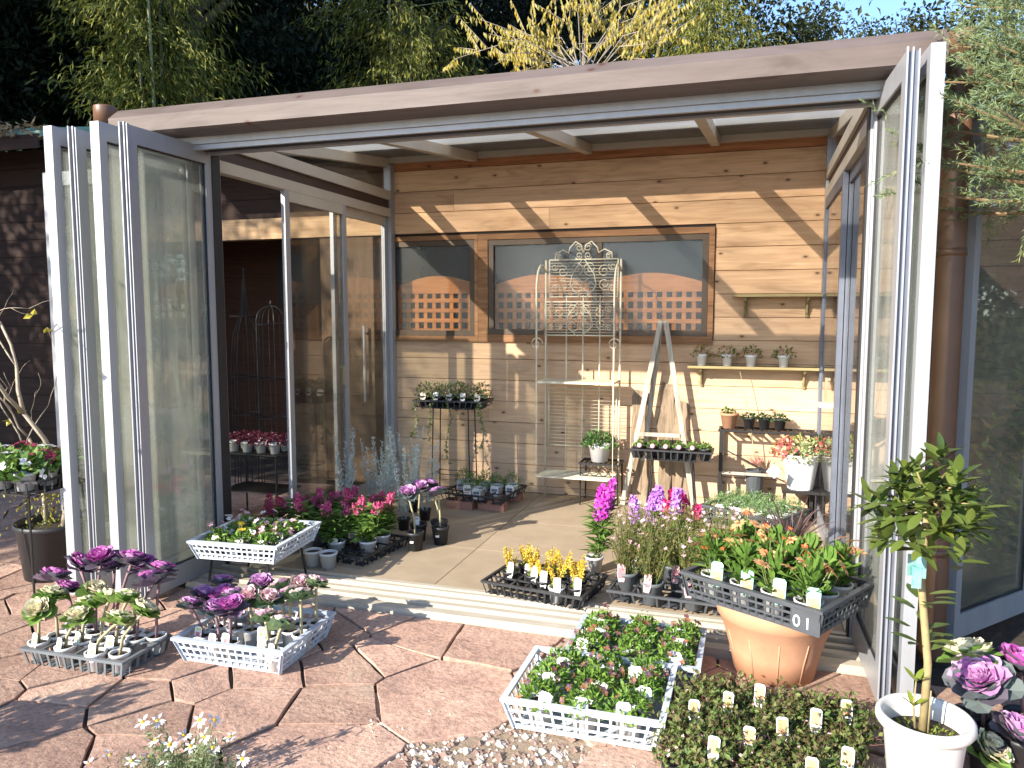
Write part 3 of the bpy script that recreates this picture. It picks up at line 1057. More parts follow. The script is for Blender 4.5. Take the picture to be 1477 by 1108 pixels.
TAGS = {
    'white': tag_me(.042, .062, TAGW, [(-.32, .32, .72, .78, PRT_BK), (-.3, .1, .6, .64, PRT_BK)]),
    'plain': tag_me(.05, .06, TAGW),
    'long': tag_me(.036, .085, TAGW, [(-.3, .3, .8, .86, PRT_BK)]),
    'kale': tag_me(.036, .075, TAGW, [(-.36, .36, .78, .93, PRT_YE), (-.25, .25, .46, .70, PRT_GR)]),
    'pinkkale': tag_me(.036, .075, TAGW, [(-.36, .36, .78, .93, PRT_YE), (-.25, .25, .46, .70, PRT_PK)]),
    'mint': tag_me(.05, .10, TAGG, [(-.42, .42, .22, .62, PRT_OR)]),
    'pink': tag_me(.04, .09, TAGP, [(-.4, .4, .2, .75, PRT_PK)]),
    'cover': tag_me(.036, .078, TAGW, [(-.40, .40, .34, .9, PRT_BERRY), (-.32, .32, .40, .5, PRT_PK)]),
    'sleeve': tag_me(.062, .085, TAGW, [(-.36, .36, .45, .7, PRT_BK), (-.36, .2, .26, .36, PRT_PK)]),
    'pale': tag_me(.05, .055, surf('cream_tag', (0.78, 0.7, 0.6), rough=.5), [(-.3, .3, .3, .5, PRT_PK)]),
}
POTS = {
    'white9': pot_mb(.042, .030, .075).mesh('pot', [WHITEP, POTSOIL], True),
    'white10': pot_mb(.052, .038, .09).mesh('pot', [WHITEP, POTSOIL], True),
    'black9': pot_mb(.044, .032, .08).mesh('pot', [BLACKP, POTSOIL], True),
    'black11': pot_mb(.055, .040, .115).mesh('pot', [BLACKP, POTSOIL], True),
    'grey11': pot_mb(.058, .042, .11).mesh('pot', [TRAYP, POTSOIL], True),
    'shelf': pot_mb(.040, .029, .08).mesh('pot', [surf('sunlit_white_plastic', (0.82, 0.82, 0.8), (0.78, 0.78, 0.76), rough=.4), POTSOIL], True),  # paler copy of the white plastic: sunlight put into the shelf pots' colour
    'terra10': pot_mb(.065, .042, .11, rim=.009).mesh('pot', [TERRA, POTSOIL], True),
}
POTH = {'white9': .075, 'white10': .09, 'black9': .08, 'black11': .115, 'grey11': .11, 'shelf': .075, 'terra10': .11}


def seed_tray(name, label, p, w, d, h, nx, ny, rz=0.0, mat=BLACKP, group=None):
    t = thing(name, label, 'tray', p, rz, group)
    rim = MB()
    rw = .016
    for y in (-d / 2, d / 2):
        rim.box(-w / 2 - rw / 2, w / 2 + rw / 2, y - rw / 2, y + rw / 2, h - .012, h)
    for x in (-w / 2, w / 2):
        rim.box(x - rw / 2, x + rw / 2, -d / 2 + rw / 2, d / 2 - rw / 2, h - .012, h - .0005)
    rim.build('rim', mat, t)
    gr = MB()
    for i in range(1, nx):
        gr.box(-w / 2 + w * i / nx - .006, -w / 2 + w * i / nx + .006, -d / 2 + rw / 2, d / 2 - rw / 2, h - .009, h - .003)
    for j in range(1, ny):
        gr.box(-w / 2 + rw / 2, w / 2 - rw / 2, -d / 2 + d * j / ny - .006, -d / 2 + d * j / ny + .006, h - .0095, h - .0025)
    gr.build('cell_grid', mat, t)
    lg = MB()
    for i in range(nx * 2 + 1):
        for j in range(ny * 2 + 1):
            edge = i in (0, nx * 2) or j in (0, ny * 2)
            if not edge and (i % 2 or j % 2):
                continue
            x, y = -w / 2 + w * i / (2 * nx), -d / 2 + d * j / (2 * ny)
            lg.bar((x, y, h - .01), (x * .94, y * .94, 0.002), .010, .005)
    for i in range(nx):
        for j in range(ny):
            lg.box(-w / 2 + w * (i + .2) / nx, -w / 2 + w * (i + .8) / nx, -d / 2 + d * (j + .2) / ny, -d / 2 + d * (j + .8) / ny, .001, .005)
    lg.build('cell_legs', mat, t)
    return t


def basket(name, label, p, w, d, h, rz, mat, nx=14, ny=10, nz=3, taper=.03, group=None, cat='basket'):
    t = thing(name, label, cat, p, rz, group)
    rim = MB()
    rw = .022
    for y in (-d / 2, d / 2):
        rim.box(-w / 2 - rw / 2, w / 2 + rw / 2, y - rw / 2, y + rw / 2, h - .012, h)
    for x in (-w / 2, w / 2):
        rim.box(x - rw / 2, x + rw / 2, -d / 2 + rw / 2, d / 2 - rw / 2, h - .012, h - .0005)
    rim.build('rim', mat, t)
    base = MB().box(-w / 2 + taper, w / 2 - taper, -d / 2 + taper, d / 2 - taper, 0, .006)
    base.build('base', mat, t)
    c = [(-w / 2, -d / 2), (w / 2, -d / 2), (w / 2, d / 2), (-w / 2, d / 2)]
    k = [(-w / 2 + taper, -d / 2 + taper), (w / 2 - taper, -d / 2 + taper), (w / 2 - taper, d / 2 - taper), (-w / 2 + taper, d / 2 - taper)]
    for i in range(4):
        a, b = np.array(c[i]), np.array(c[(i + 1) % 4])
        a2, b2 = np.array(k[i]), np.array(k[(i + 1) % 4])
        nrm = unit(np.array([(b - a)[1], -(b - a)[0], 0.0]))
        s = MB()
        nn = nx if i % 2 == 0 else ny
        zt, zb = h - .013, .0
        for q in range(nn + 1):
            f = q / nn
            wd = .02 if q in (0, nn) else .0085
            s.bar((*(a2 + (b2 - a2) * f), zb), (*(a + (b - a) * f), zt), wd, .003, up=nrm)
        for q in range(nz + 1):
            f = q / nz
            A, B = a2 + (a - a2) * f, b2 + (b - b2) * f
            z = zb + (zt - zb) * f
            s.bar((*A, z + (.006 if q == 0 else 0)), (*B, z + (.006 if q == 0 else 0)), .0035, .016 if q in (0, nz) else .009, up=(0, 0, 1))
        s.build('side_panel', mat, t)
    return t


# ================================================================== plant generators (numpy leaf clouds)
def dome(n, Rr, Hh, rg, fill=0.45, z0=0.0):
    u = rg.uniform(0, 6.2832, n)
    c = rg.uniform(0.0, 1.0, n)
    s_ = np.sqrt(1 - c * c)
    k = rg.uniform(fill, 1, n) ** (1 / 2)
    D = np.stack([np.cos(u) * s_, np.sin(u) * s_, c], 1)
    return D * k[:, None] * np.array((Rr, Rr, Hh)) + np.array((0, 0, z0)), D


def mound(mb, n, Rr, Hh, L, W, rg, m=0, z0=0.0, up=.5, c=(0, 0)):
    P, D = dome(n, Rr, Hh, rg, z0=z0)
    P[:, 0] += c[0]
    P[:, 1] += c[1]
    dirn = D * np.array((1, 1, .4)) + np.array((0, 0, up)) + rg.normal(0, .45, (n, 3))
    nrm = D + np.array((0, 0, .6)) + rg.normal(0, .3, (n, 3))
    mb.leaves(P - unit(dirn) * L * .4, dirn, nrm, L * rg.uniform(.7, 1.25, n), W * rg.uniform(.75, 1.2, n), m)
    return P, D


def blooms(mb, P, N, r, rg, m=0, npet=5, mc=None, cup=.25, wide=.75):
    """flat flowers: petals radiating about N at P, optional centre of material mc"""
    P, N = np.asarray(P, float).reshape(-1, 3), unit(np.asarray(N, float).reshape(-1, 3))
    A = unit(np.cross(N, np.array((0.3, 0.2, 1.0)) + 0 * N))
    B = np.cross(N, A)
    for q in range(npet):
        a = q * 6.2832 / npet + rg.uniform(0, 1)
        D = A * math.cos(a) + B * math.sin(a) + N * cup
        mb.leaves(P, D, N, r * rg.uniform(.85, 1.15, len(P)), r * wide, m, fold=.05, droop=.1, wide=.6)
    if mc is not None:
        for p, n_, a, b in zip(P, N, A, B):
            k = 6
            V = [p + n_ * r * .10 + (a * math.cos(t * 6.2832 / k) + b * math.sin(t * 6.2832 / k)) * r * .28 for t in range(k)] + [p + n_ * r * .28]
            mb.add(V, [(t, (t + 1) % k, k) for t in range(k)], mc)


def stems(mb, P0, P1, r, m=0, bend=.0, rg=None, n=4):
    for a, b in zip(np.asarray(P0, float), np.asarray(P1, float)):
        mid = (a + b) / 2 + (rg.normal(0, bend, 3) if bend else 0)
        mb.tube([a, mid, b], [r, r * .9, r * .6], n, m, cap=False)


GREENS = [(0.055, 0.12, 0.02), (0.095, 0.185, 0.03), (0.14, 0.24, 0.045), (0.19, 0.29, 0.06)]
MG = leafm('mid_green_leaves', GREENS)
DG = leafm('dark_green_leaves', [(0.018, 0.05, 0.015), (0.03, 0.08, 0.022), (0.05, 0.11, 0.03)])
BG = leafm('bright_green_leaves', [(0.09, 0.18, 0.025), (0.15, 0.27, 0.04), (0.21, 0.33, 0.055)])
YG = leafm('yellow_green_leaves', [(0.2, 0.26, 0.04), (0.3, 0.34, 0.06), (0.16, 0.25, 0.05)])
OLV = leafm('olive_wiry_leaves', [(0.11, 0.13, 0.03), (0.18, 0.17, 0.04), (0.22, 0.15, 0.06), (0.1, 0.16, 0.03)])
SILV = leafm('silver_leaves', [(0.52, 0.56, 0.50), (0.66, 0.68, 0.62), (0.44, 0.5, 0.44)], trans=.2)
STEMG = surf('green_stem', (0.16, 0.2, 0.06), rough=.6)
STEMP = surf('pale_stem', (0.42, 0.38, 0.22), (0.3, 0.26, 0.15), rough=.7, scale=20)
STEMU = surf('purple_stem', (0.26, 0.15, 0.17), (0.2, 0.12, 0.12), rough=.7, scale=20)
WHF = leafm('white_petals', [(0.82, 0.80, 0.78), (0.75, 0.72, 0.76)], trans=.25)
YEF = leafm('yellow_petals', [(0.75, 0.52, 0.04), (0.7, 0.46, 0.04), (0.78, 0.62, 0.12)], trans=.25)
PKF = leafm('pink_petals', [(0.55, 0.09, 0.22), (0.42, 0.03, 0.12), (0.65, 0.2, 0.3)], trans=.25)
LPK = leafm('light_pink_petals', [(0.82, 0.5, 0.55), (0.78, 0.4, 0.48), (0.85, 0.62, 0.62)], trans=.25)
MAG = leafm('magenta_petals', [(0.62, 0.06, 0.48), (0.52, 0.03, 0.4), (0.7, 0.14, 0.55)], trans=.25)
VIO = leafm('violet_petals', [(0.55, 0.24, 0.68), (0.45, 0.16, 0.6), (0.62, 0.36, 0.74)], trans=.25)
HOT = leafm('hot_pink_petals', [(0.72, 0.03, 0.2), (0.62, 0.02, 0.14), (0.78, 0.08, 0.3)], trans=.25)
ORF = leafm('orange_petals', [(0.78, 0.36, 0.13), (0.82, 0.5, 0.27), (0.8, 0.44, 0.2)], trans=.25)
REDF = leafm('red_orange_petals', [(0.62, 0.1, 0.04), (0.7, 0.18, 0.06)], trans=.2)
PANS = leafm('pansy_petals', [(0.07, 0.025, 0.06), (0.30, 0.09, 0.015), (0.22, 0.13, 0.09), (0.10, 0.06, 0.14), (0.36, 0.16, 0.05)], trans=.2)
WINE = leafm('wine_leaves', [(0.12, 0.02, 0.04), (0.2, 0.03, 0.06), (0.08, 0.02, 0.03)], trans=.25)
CEN = surf('yellow_flower_centre', (0.75, 0.42, 0.02), rough=.7)
CENB = surf('brown_flower_centre', (0.25, 0.09, 0.02), rough=.7)


def kale_head(rg, inner, outer, Rr=.06, nout=16, nin=44, lift=.012):
    """rosette: drooping outer leaves, upright ruffled coloured heart"""
    mb = MB()
    a = np.arange(nout) * 2.39996 + rg.uniform(-.2, .2, nout)
    f = np.linspace(0, 1, nout)
    el = .0 + .7 * f
    D = np.stack([np.cos(a) * np.cos(el), np.sin(a) * np.cos(el), np.sin(el)], 1)
    N = np.stack([-np.cos(a) * np.sin(el), -np.sin(a) * np.sin(el), np.cos(el)], 1)
    z = -lift + f * lift
    P = np.stack([D[:, 0] * .006, D[:, 1] * .006, z], 1)
    mb.rleaves(P, D, N, Rr * (1.12 - .3 * f), Rr * (1.05 - .25 * f), 0, .35, .05, rg)
    a = np.arange(nin) * 2.39996 + rg.uniform(-.3, .3, nin)
    f = np.linspace(0, 1, nin)
    el = .55 + .85 * f + rg.normal(0, .08, nin)
    D = np.stack([np.cos(a) * np.cos(el), np.sin(a) * np.cos(el), np.sin(el)], 1)
    N = np.stack([-np.cos(a) * np.sin(el), -np.sin(a) * np.sin(el), np.cos(el)], 1)
    rr = Rr * .42 * (1 - f)
    P = np.stack([np.cos(a) * rr * .8, np.sin(a) * rr * .8, np.full(nin, .004) + .012 * f], 1)
    mb.rleaves(P, D, N, Rr * (.72 - .32 * f), Rr * (.72 - .35 * f), 1, .35, .08, rg)
    return mb.mesh('head', [outer, inner])


KP_IN = leafm('purple_kale_heart', [(0.52, 0.10, 0.40), (0.64, 0.2, 0.52), (0.40, 0.05, 0.30), (0.7, 0.36, 0.6)], trans=.25)
KP_OUT = leafm('dark_purple_kale_leaves', [(0.15, 0.08, 0.16), (0.19, 0.13, 0.19), (0.11, 0.10, 0.13), (0.17, 0.18, 0.18)], trans=.2)
KC_IN = leafm('cream_kale_heart', [(0.78, 0.74, 0.46), (0.82, 0.78, 0.55), (0.74, 0.62, 0.42)], trans=.25)
KC_OUT = leafm('green_kale_leaves', [(0.12, 0.24, 0.04), (0.18, 0.3, 0.06), (0.26, 0.36, 0.1)], trans=.25)
KK_IN = leafm('pink_kale_heart', [(0.8, 0.56, 0.55), (0.8, 0.66, 0.54), (0.7, 0.36, 0.5), (0.78, 0.5, 0.58)], trans=.25)
KK_OUT = leafm('grey_green_kale_leaves', [(0.10, 0.18, 0.07), (0.15, 0.22, 0.1), (0.09, 0.15, 0.1)], trans=.25)
KV_IN = leafm('violet_kale_heart', [(0.6, 0.28, 0.56), (0.7, 0.42, 0.64), (0.48, 0.14, 0.42)], trans=.25)
KV_OUT = leafm('blue_grey_kale_leaves', [(0.10, 0.13, 0.13), (0.14, 0.17, 0.16), (0.12, 0.08, 0.13)], trans=.2)
KALE = {k: [kale_head(np.random.default_rng(q + 10 * i), a, b, r) for q in range(3)] for i, (k, a, b, r) in enumerate((
    ('purple', KP_IN, KP_OUT, .066), ('cream', KC_IN, KC_OUT, .058), ('pink', KK_IN, KK_OUT, .056), ('violet', KV_IN, KV_OUT, .058)))}
_rk = np.random.default_rng(3)


def kale(kind, pot_xy, z0, head, label, group, pot='white9', tagk=None, stem=None, hs=1.0):
    """a tall-stemmed ornamental kale: pot, stem leaning to the head, rosette"""
    t = thing('ornamental_kale', label, 'kale', (pot_xy[0], pot_xy[1], z0), 0, group)
    link('pot', POTS[pot], t)
    h = np.array(head) - np.array((pot_xy[0], pot_xy[1], z0))
    zb = POTH[pot] * .85
    sm = stem or {'cream': STEMP, 'pink': STEMP}.get(kind, STEMU)
    b = np.array((0, 0, zb))
    mb = MB()
    mb.tube([b, b + (h - b) * np.array((.15, .15, .4)), b + (h - b) * np.array((.7, .7, .8)), h - np.array((0, 0, .005))], [.0065, .006, .006, .007], 6)
    mb.build('stem', sm, t, smooth=True)
    o = link('head', random.choice(KALE[kind]), t, h, stuff=True)
    o.rotation_euler = (random.uniform(.15, .6), random.uniform(-.3, .3), random.uniform(0, 6.28))
    o.scale = (hs * 1.12,) * 3
    if tagk:
        g_ = link('plant_tag', TAGS[tagk], t, (random.uniform(-.02, .01), -.036, zb - .02))
        g_.rotation_euler = (R(-12), 0, random.uniform(-.3, .3))
    return t


def potted(name, label, cat, p, pot, parts, group=None, tagk=None, rz=None, tagpos=None, sc=1.0, tagrot=None):
    """a pot with soil and the given (part name, mesh, stuff) plant parts standing on the soil"""
    t = thing(name, label, cat, p, 0, group)
    link('pot', POTS[pot], t)
    h = POTH[pot] * .85
    a = random.uniform(0, 6.28) if rz is None else rz
    for nm, me, st in parts:
        link(nm, me, t, (0, 0, h), st, rz=a, sc=sc)
    if tagk:
        g_ = link('plant_tag', TAGS[tagk], t, tagpos or (random.uniform(-.015, .015), -.042, h - .018))
        g_.rotation_euler = (R(-14), 0, random.uniform(-.35, .2)) if tagrot is None else tagrot
    return t
# ================================================================== plant meshes shared by copies
def variants(fn, n, seed):
    return [fn(np.random.default_rng(seed + i)) for i in range(n)]


def _viola(fl):
    def f(rg):
        mb = MB()
        mound(mb, 70, .055, .055, .03, .016, rg, 0, z0=.0)
        P, D = dome(5, .055, .085, rg, .8, .02)
        stems(mb, P * np.array((.3, .3, 0)), P, .0013, 2, .005, rg)
        blooms(mb, P, D + np.array((0, -.6, .2)), .017, rg, 1, 5)
        return mb.mesh('foliage', [BG, fl, STEMG])
    return f


VIOLA = {k: variants(_viola(v), 2, 40 + i) for i, (k, v) in enumerate((('pink', LPK), ('white', WHF), ('yellow', YEF), ('wine', PANS)))}


def _pansy(rg):
    mb = MB()
    mound(mb, 230, .082, .075, .026, .013, rg, 0)
    P, D = dome(6, .085, .09, rg, .85, .012)
    stems(mb, P * np.array((.5, .5, .1)), P, .0012, 2, .004, rg)
    blooms(mb, P, D * .6 + np.array((0, -.5, .4)), .014, rg, 1, 5)
    return mb.mesh('foliage', [BG, PANS, STEMG])


PANSY = variants(_pansy, 4, 60)


def _cover(rg):
    mb = MB()
    mound(mb, 110, .075, .055, .024, .015, rg, 0, z0=.0)
    P, D = dome(34, .12, .10, rg, .8)
    stems(mb, P * np.array((.3, .3, 0)), P, .0012, 2, .008, rg)
    mb.leaves(np.repeat(P, 6, 0) * rg.uniform(.55, 1.05, (204, 1)) + rg.normal(0, .007, (204, 3)), rg.normal(0, 1, (204, 3)) + np.array((0, 0, .5)), np.repeat(D, 6, 0) + rg.normal(0, .4, (204, 3)), .021, .012, 0)
    P, D = dome(9, .088, .07, rg, .9)
    blooms(mb, P, D, .006, rg, 1, 4)
    return mb.mesh('foliage', [leafm('gaultheria_leaves', [(0.06, 0.10, 0.022), (0.10, 0.16, 0.035), (0.17, 0.22, 0.055), (0.14, 0.10, 0.05), (0.24, 0.28, 0.09)]), LPK, surf('reddish_stem', (0.14, 0.06, 0.04), rough=.7)])


COVER = variants(_cover, 4, 80)


def _yellow(rg):
    mb = MB()
    for i in range(7):
        a = rg.uniform(0, 6.28)
        h = rg.uniform(.07, .13)
        p1 = np.array((math.cos(a) * .035, math.sin(a) * .035, h))
        stems(mb, [(0, 0, 0)], [p1], .0016, 2, .006, rg)
        n = 46
        t = rg.uniform(.25, 1, n)
        P = p1 * t[:, None]
        D = rg.normal(0, 1, (n, 3)) + np.array((0, 0, .4))
        mb.leaves(P, D, rg.normal(0, 1, (n, 3)) + np.array((0, 0, 1)), .015, .006, 1)
    mound(mb, 30, .03, .03, .022, .008, rg, 0)
    return mb.mesh('foliage', [YG, YEF, STEMG])


YELLOW = variants(_yellow, 3, 100)


def _diascia(rg):
    mb = MB()
    n = 60
    a, r = rg.uniform(0, 6.28, n), rg.uniform(.02, .10, n)
    P1 = np.stack([np.cos(a) * r, np.sin(a) * r, rg.uniform(.12, .27, n)], 1)
    stems(mb, P1 * np.array((.25, .25, 0)), P1, .0013, 2, .01, rg, 3)
    k = 12
    t = rg.uniform(.15, 1, (n, k, 1))
    P = (P1[:, None] * np.array((.25, .25, 0)) * (1 - t) + P1[:, None] * t).reshape(-1, 3)
    D = rg.normal(0, .7, (n * k, 3)) + np.array((0, 0, .7))
    mb.leaves(P, D, rg.normal(0, 1, (n * k, 3)), .022, .005, 0)
    q = rg.choice(n, 16, False)
    blooms(mb, P1[q] + np.array((0, 0, .005)), rg.normal(0, .3, (16, 3)) + np.array((0, -.5, .7)), .009, rg, 1, 5)
    return mb.mesh('foliage', [OLV, LPK, STEMG])


DIASCIA = variants(_diascia, 3, 120)


def _spike(fl, top, nsp=3, leafm_=MG, spread=.05, lw=(.06, .018), bl=.017, b0=.66, nb=34):
    def f(rg):
        mb = MB()
        for i in range(nsp):
            a = rg.uniform(0, 6.28)
            h = top * rg.uniform(.72, 1)
            p1 = np.array((math.cos(a) * spread * rg.uniform(.3, 1), math.sin(a) * spread * rg.uniform(.3, 1), h))
            stems(mb, [p1 * np.array((.3, .3, 0))], [p1], .0028, 2, .006, rg)
            n = 46
            t = rg.uniform(.05, b0 + .06, n)
            az = rg.uniform(0, 6.28, n)
            D = np.stack([np.cos(az), np.sin(az), rg.uniform(.0, .9, n)], 1)
            mb.leaves(p1 * np.stack([.3 + .7 * t, .3 + .7 * t, t], 1), D, np.array((0, 0, 1)) + rg.normal(0, .3, (n, 3)), lw[0] * rg.uniform(.6, 1.15, n), lw[1], 0)
            n = nb
            t = np.linspace(b0, 1.04, n)
            az = np.arange(n) * 2.4
            D = np.stack([np.cos(az), np.sin(az), np.full(n, .25)], 1)
            rad = .016 * (1.15 - (t - .66) * 1.6)
            blooms(mb, p1 * t[:, None] + D * rad[:, None], D + rg.normal(0, .2, (n, 3)), bl * (1.2 - (t.mean() - .66)), rg, 1, 4, cup=.5)
        return mb.mesh('foliage', [leafm_, fl, STEMG])
    return f


SNAP = variants(_spike(PKF, .2, 4, MG, .07, (.07, .024), .014, .80, 20), 4, 140)
SNAPR = variants(_spike(leafm('dark_red_petals', [(0.3, 0.03, 0.07), (0.42, 0.06, 0.12)]), .2, 2, WINE, .035, (.045, .013), .010), 2, 150)
STOCK = {k: variants(_spike(v, .36, 4, MG, .085, (.09, .022), .019), 2, 160 + 7 * i) for i, (k, v) in enumerate((('magenta', MAG), ('violet', VIO), ('hot', HOT)))}


def _silver(rg):
    mb = MB()
    for i in range(9):
        a = rg.uniform(0, 6.28)
        h = rg.uniform(.28, .52)
        p1 = np.array((math.cos(a) * .09, math.sin(a) * .09, h))
        stems(mb, [p1 * np.array((.15, .15, 0))], [p1], .002, 1, .012, rg)
        n = 90
        t = rg.uniform(.1, 1, n)
        az = rg.uniform(0, 6.28, n)
        D = np.stack([np.cos(az), np.sin(az), rg.uniform(.5, 1.8, n)], 1)
        mb.leaves(p1 * np.stack([.15 + .85 * t, .15 + .85 * t, t], 1), D, rg.normal(0, 1, (n, 3)), .034 * (1.25 - .7 * t), .006, 0)
    return mb.mesh('foliage', [SILV, surf('silver_stem', (0.45, 0.47, 0.42), rough=.7)])


SILVER = variants(_silver, 3, 180)


def _bush(leaf, n, Rr, Hh, L, W, fl=None, nf=0, fr=.01, extra=None):
    def f(rg):
        mb = MB()
        mats = [leaf]
        mound(mb, n, Rr, Hh, L, W, rg, 0)
        if fl:
            mats.append(fl)
            P, D = dome(nf, Rr * 1.02, Hh * 1.08, rg, .85)
            blooms(mb, P, D + np.array((0, -.3, .2)), fr, rg, 1, 5)
        return mb.mesh('foliage', mats)
    return f


IVY = variants(_bush(leafm('variegated_ivy', [(0.12, 0.18, 0.05), (0.2, 0.26, 0.08), (0.36, 0.36, 0.2), (0.22, 0.18, 0.08)]), 90, .09, .12, .028, .017, LPK, 5, .008), 3, 200)
ALYS = variants(_bush(leafm('grey_green_small_leaves', [(0.13, 0.24, 0.08), (0.2, 0.32, 0.12), (0.24, 0.36, 0.16)]), 420, .10, .12, .024, .005, WHF, 9, .008), 3, 220)
LAV = variants(_bush(leafm('lavender_green', [(0.08, 0.17, 0.04), (0.14, 0.25, 0.07), (0.18, 0.3, 0.09)]), 260, .07, .11, .034, .005, VIO, 4, .006), 3, 230)
BEG = variants(_bush(DG, 90, .065, .05, .024, .015), 3, 240)
HERB = variants(_bush(MG, 60, .045, .045, .02, .014), 3, 250)
SHELFP = variants(_bush(leafm('shelf_plant_leaves', [(0.06, 0.12, 0.03), (0.1, 0.18, 0.04), (0.28, 0.16, 0.05), (0.2, 0.22, 0.06)]), 70, .075, .075, .026, .012, PKF, 2, .007), 4, 260)
WINEB = variants(_bush(WINE, 80, .07, .06, .03, .018, LPK, 5, .008), 3, 270)
CYC = {k: variants(_bush(MG, 80, .08, .07, .038, .026, v, 11, .021), 2, 280 + i) for i, (k, v) in enumerate((('white', WHF), ('pink', leafm('coral_petals', [(0.7, 0.14, 0.22), (0.78, 0.3, 0.25)])), ('wine', leafm('wine_petals', [(0.22, 0.02, 0.06), (0.35, 0.05, 0.1)]))))}


def _calendula(rg):
    mb = MB()
    n = 60
    a = rg.uniform(0, 6.28, n)
    el = rg.uniform(.1, 1.4, n)
    D = np.stack([np.cos(a) * np.cos(el), np.sin(a) * np.cos(el), np.sin(el)], 1)
    h = rg.uniform(0, .11, n)
    P = np.stack([np.cos(a) * .012, np.sin(a) * .012, h], 1)
    mb.rleaves(P, D, np.array((0, 0, 1)) + D * .2, rg.uniform(.05, .10, n), rg.uniform(.018, .03, n), 0, .15, .05, rg)
    P, DD = dome(6, .075, .21, rg, .9)
    P[:, 2] = np.maximum(P[:, 2], .12)
    stems(mb, P * np.array((.2, .2, 0)), P, .0025, 2, .008, rg)
    N = DD * .5 + np.array((0, -.7, .7))
    blooms(mb, P[:4], N[:4], .03, rg, 1, 14, 3, .12, .34)
    blooms(mb, P[4:], N[4:], .016, rg, 4, 9, None, .9, .5)
    return mb.mesh('foliage', [leafm('calendula_leaves', [(0.08, 0.16, 0.025), (0.12, 0.22, 0.04), (0.17, 0.27, 0.055)], spec=.15, rough=.7), ORF, STEMG, CENB, REDF])


CALEN = variants(_calendula, 4, 300)
TZ = 0.0

# ================================================================== 1. tray of tall kale, left front
tz = 0.003
seed_tray('seedling_tray', 'dark grey seedling tray full of tall purple and cream kale, lower left', (0.31, -3.38, tz), .50, .27, .072, 6, 3, R(2), TRAYP)
cream = [(57, 881, -3.465), (111, 893, -3.47), (172, 896, -3.475), (207, 883, -3.45), (75, 860, -3.39), (129, 874, -3.40), (157, 865, -3.38), (183, 865, -3.39), (136, 856, -3.36)]
cpot = [.085, .235, .40, .50, .105, .25, .33, .42, .175]
fr = ['leftmost of the front row', 'second of the front row', 'third of the front row', 'rightmost of the front row', 'leftmost of the second row', 'second of the second row', 'third of the second row', 'rightmost of the second row', 'tucked behind the middle of the second row']
for i, (x, y, Y) in enumerate(cream):
    hd_ = ony(x, y, Y)
    kale('cream', (cpot[i], Y), tz + .006, hd_, 'cream kale in the grey tray, ' + fr[i], 'cream kale in the grey seedling tray', tagk='kale' if i in (0, 1, 2, 5, 7) else None)
purp = [(79, 835), (96, 851), (115, 817), (146, 808), (165, 817), (190, 811), (207, 817), (221, 840), (231, 826)]
ppot = [.075, .125, .18, .235, .29, .345, .40, .455, .52]
for i, (x, y) in enumerate(purp):
    Y = -3.27 if i % 2 == 0 else -3.315
    kale('purple', (ppot[i], Y), tz + .006, ony(x, y, Y), 'tall purple ornamental kale at the back of the grey tray, %s' % nth(i, 9), 'purple kale in the grey seedling tray', hs=1.0 if i not in (1, 6) else .8)

# ================================================================== 2. pale basket of pink and violet kale
basket('plastic_basket', 'pale blue-grey mesh basket of pink and violet kale on the flagstones', (0.905, -3.10, .003), .51, .42, .11, R(2), BASKETP, 14, 10, 3)
b2 = [(274, 875, -3.22, 'violet'), (310, 881, -3.26, 'violet'), (295, 860, -3.12, 'violet'), (321, 842, -2.98, 'violet'), (320, 861, -3.10, 'purple'), (338, 862, -3.11, 'violet'), (332, 878, -3.24, 'purple'), (359, 862, -3.10, 'pink'), (377, 843, -2.97, 'violet'),
      (388, 866, -3.14, 'pink'), (406, 848, -3.0, 'pink'), (431, 846, -2.98, 'pink'), (456, 843, -2.95, 'pink'), (434, 862, -3.08, 'pink'), (418, 859, -3.06, 'pink'), (406, 903, -3.27, 'pink'), (383, 893, -3.25, 'pink')]
b2 = sorted(b2)
tot = {k: sum(1 for q in b2 if q[3] == k) for k in ('violet', 'pink', 'purple')}
cnt = {}
for x, y, Y, k in b2:
    h_ = ony(x, y, Y)
    i = cnt.get(k, 0)
    cnt[k] = i + 1
    px_ = min(1.11, max(.71, h_[0] + random.uniform(-.012, .012)))
    kale(k, (px_, Y + .01), .012, h_, '%s kale in the pale basket, %s of the %s ones' % (k if k != 'purple' else 'deep purple', nth(i, tot[k]), k), 'kale in the pale basket', tagk=('kale' if k == 'pink' else 'pinkkale') if Y < -3.13 else None, hs=.92)

# ================================================================== 3. raised white basket by the opening
st = thing('plant_stand', 'low black iron stand under the raised white basket', 'plant stand', (.42, -2.42, 0.0))
for sx in (-1, 1):
    for sy in (-1, 1):
        MB().tube([(sx * .17, sy * .15, .193), (sx * .19, sy * .17, .002)], .006).build('leg', IRON, st)
MB().box(-.18, .18, -.16, .16, .193, .199).build('top_plate', IRON, st)
basket('plastic_basket', 'white mesh basket of violas and primulas raised on a stand by the opening', (.42, -2.42, .20), .49, .47, .10, R(5), WBASKET, 15, 12, 3)
vk = [('pink', 'yellow', 'wine'), ('white', 'pink', 'pink'), ('pink', 'white', 'pink')]
rown = ['front', 'middle', 'back']
vtag = {(0, 0): 'pale', (0, 1): 'pale', (0, 2): 'pale', (1, 2): 'plain', (1, 1): 'plain'}
for j in range(3):
    for i in range(3):
        potted('viola', '%s viola in the raised white basket, %s of the %s row' % (vk[j][i] if vk[j][i] != 'wine' else 'brownish wine', nth(i, 3), rown[j]), 'viola', (.42 + (i - 1) * .145 + .012 * (1 - j), -2.42 + (j - 1) * .14, .207), 'black9', [('foliage', VIOLA[vk[j][i]][(i + j) % 2], True)], 'violas in the raised white basket', vtag.get((j, i)), sc=1.15)
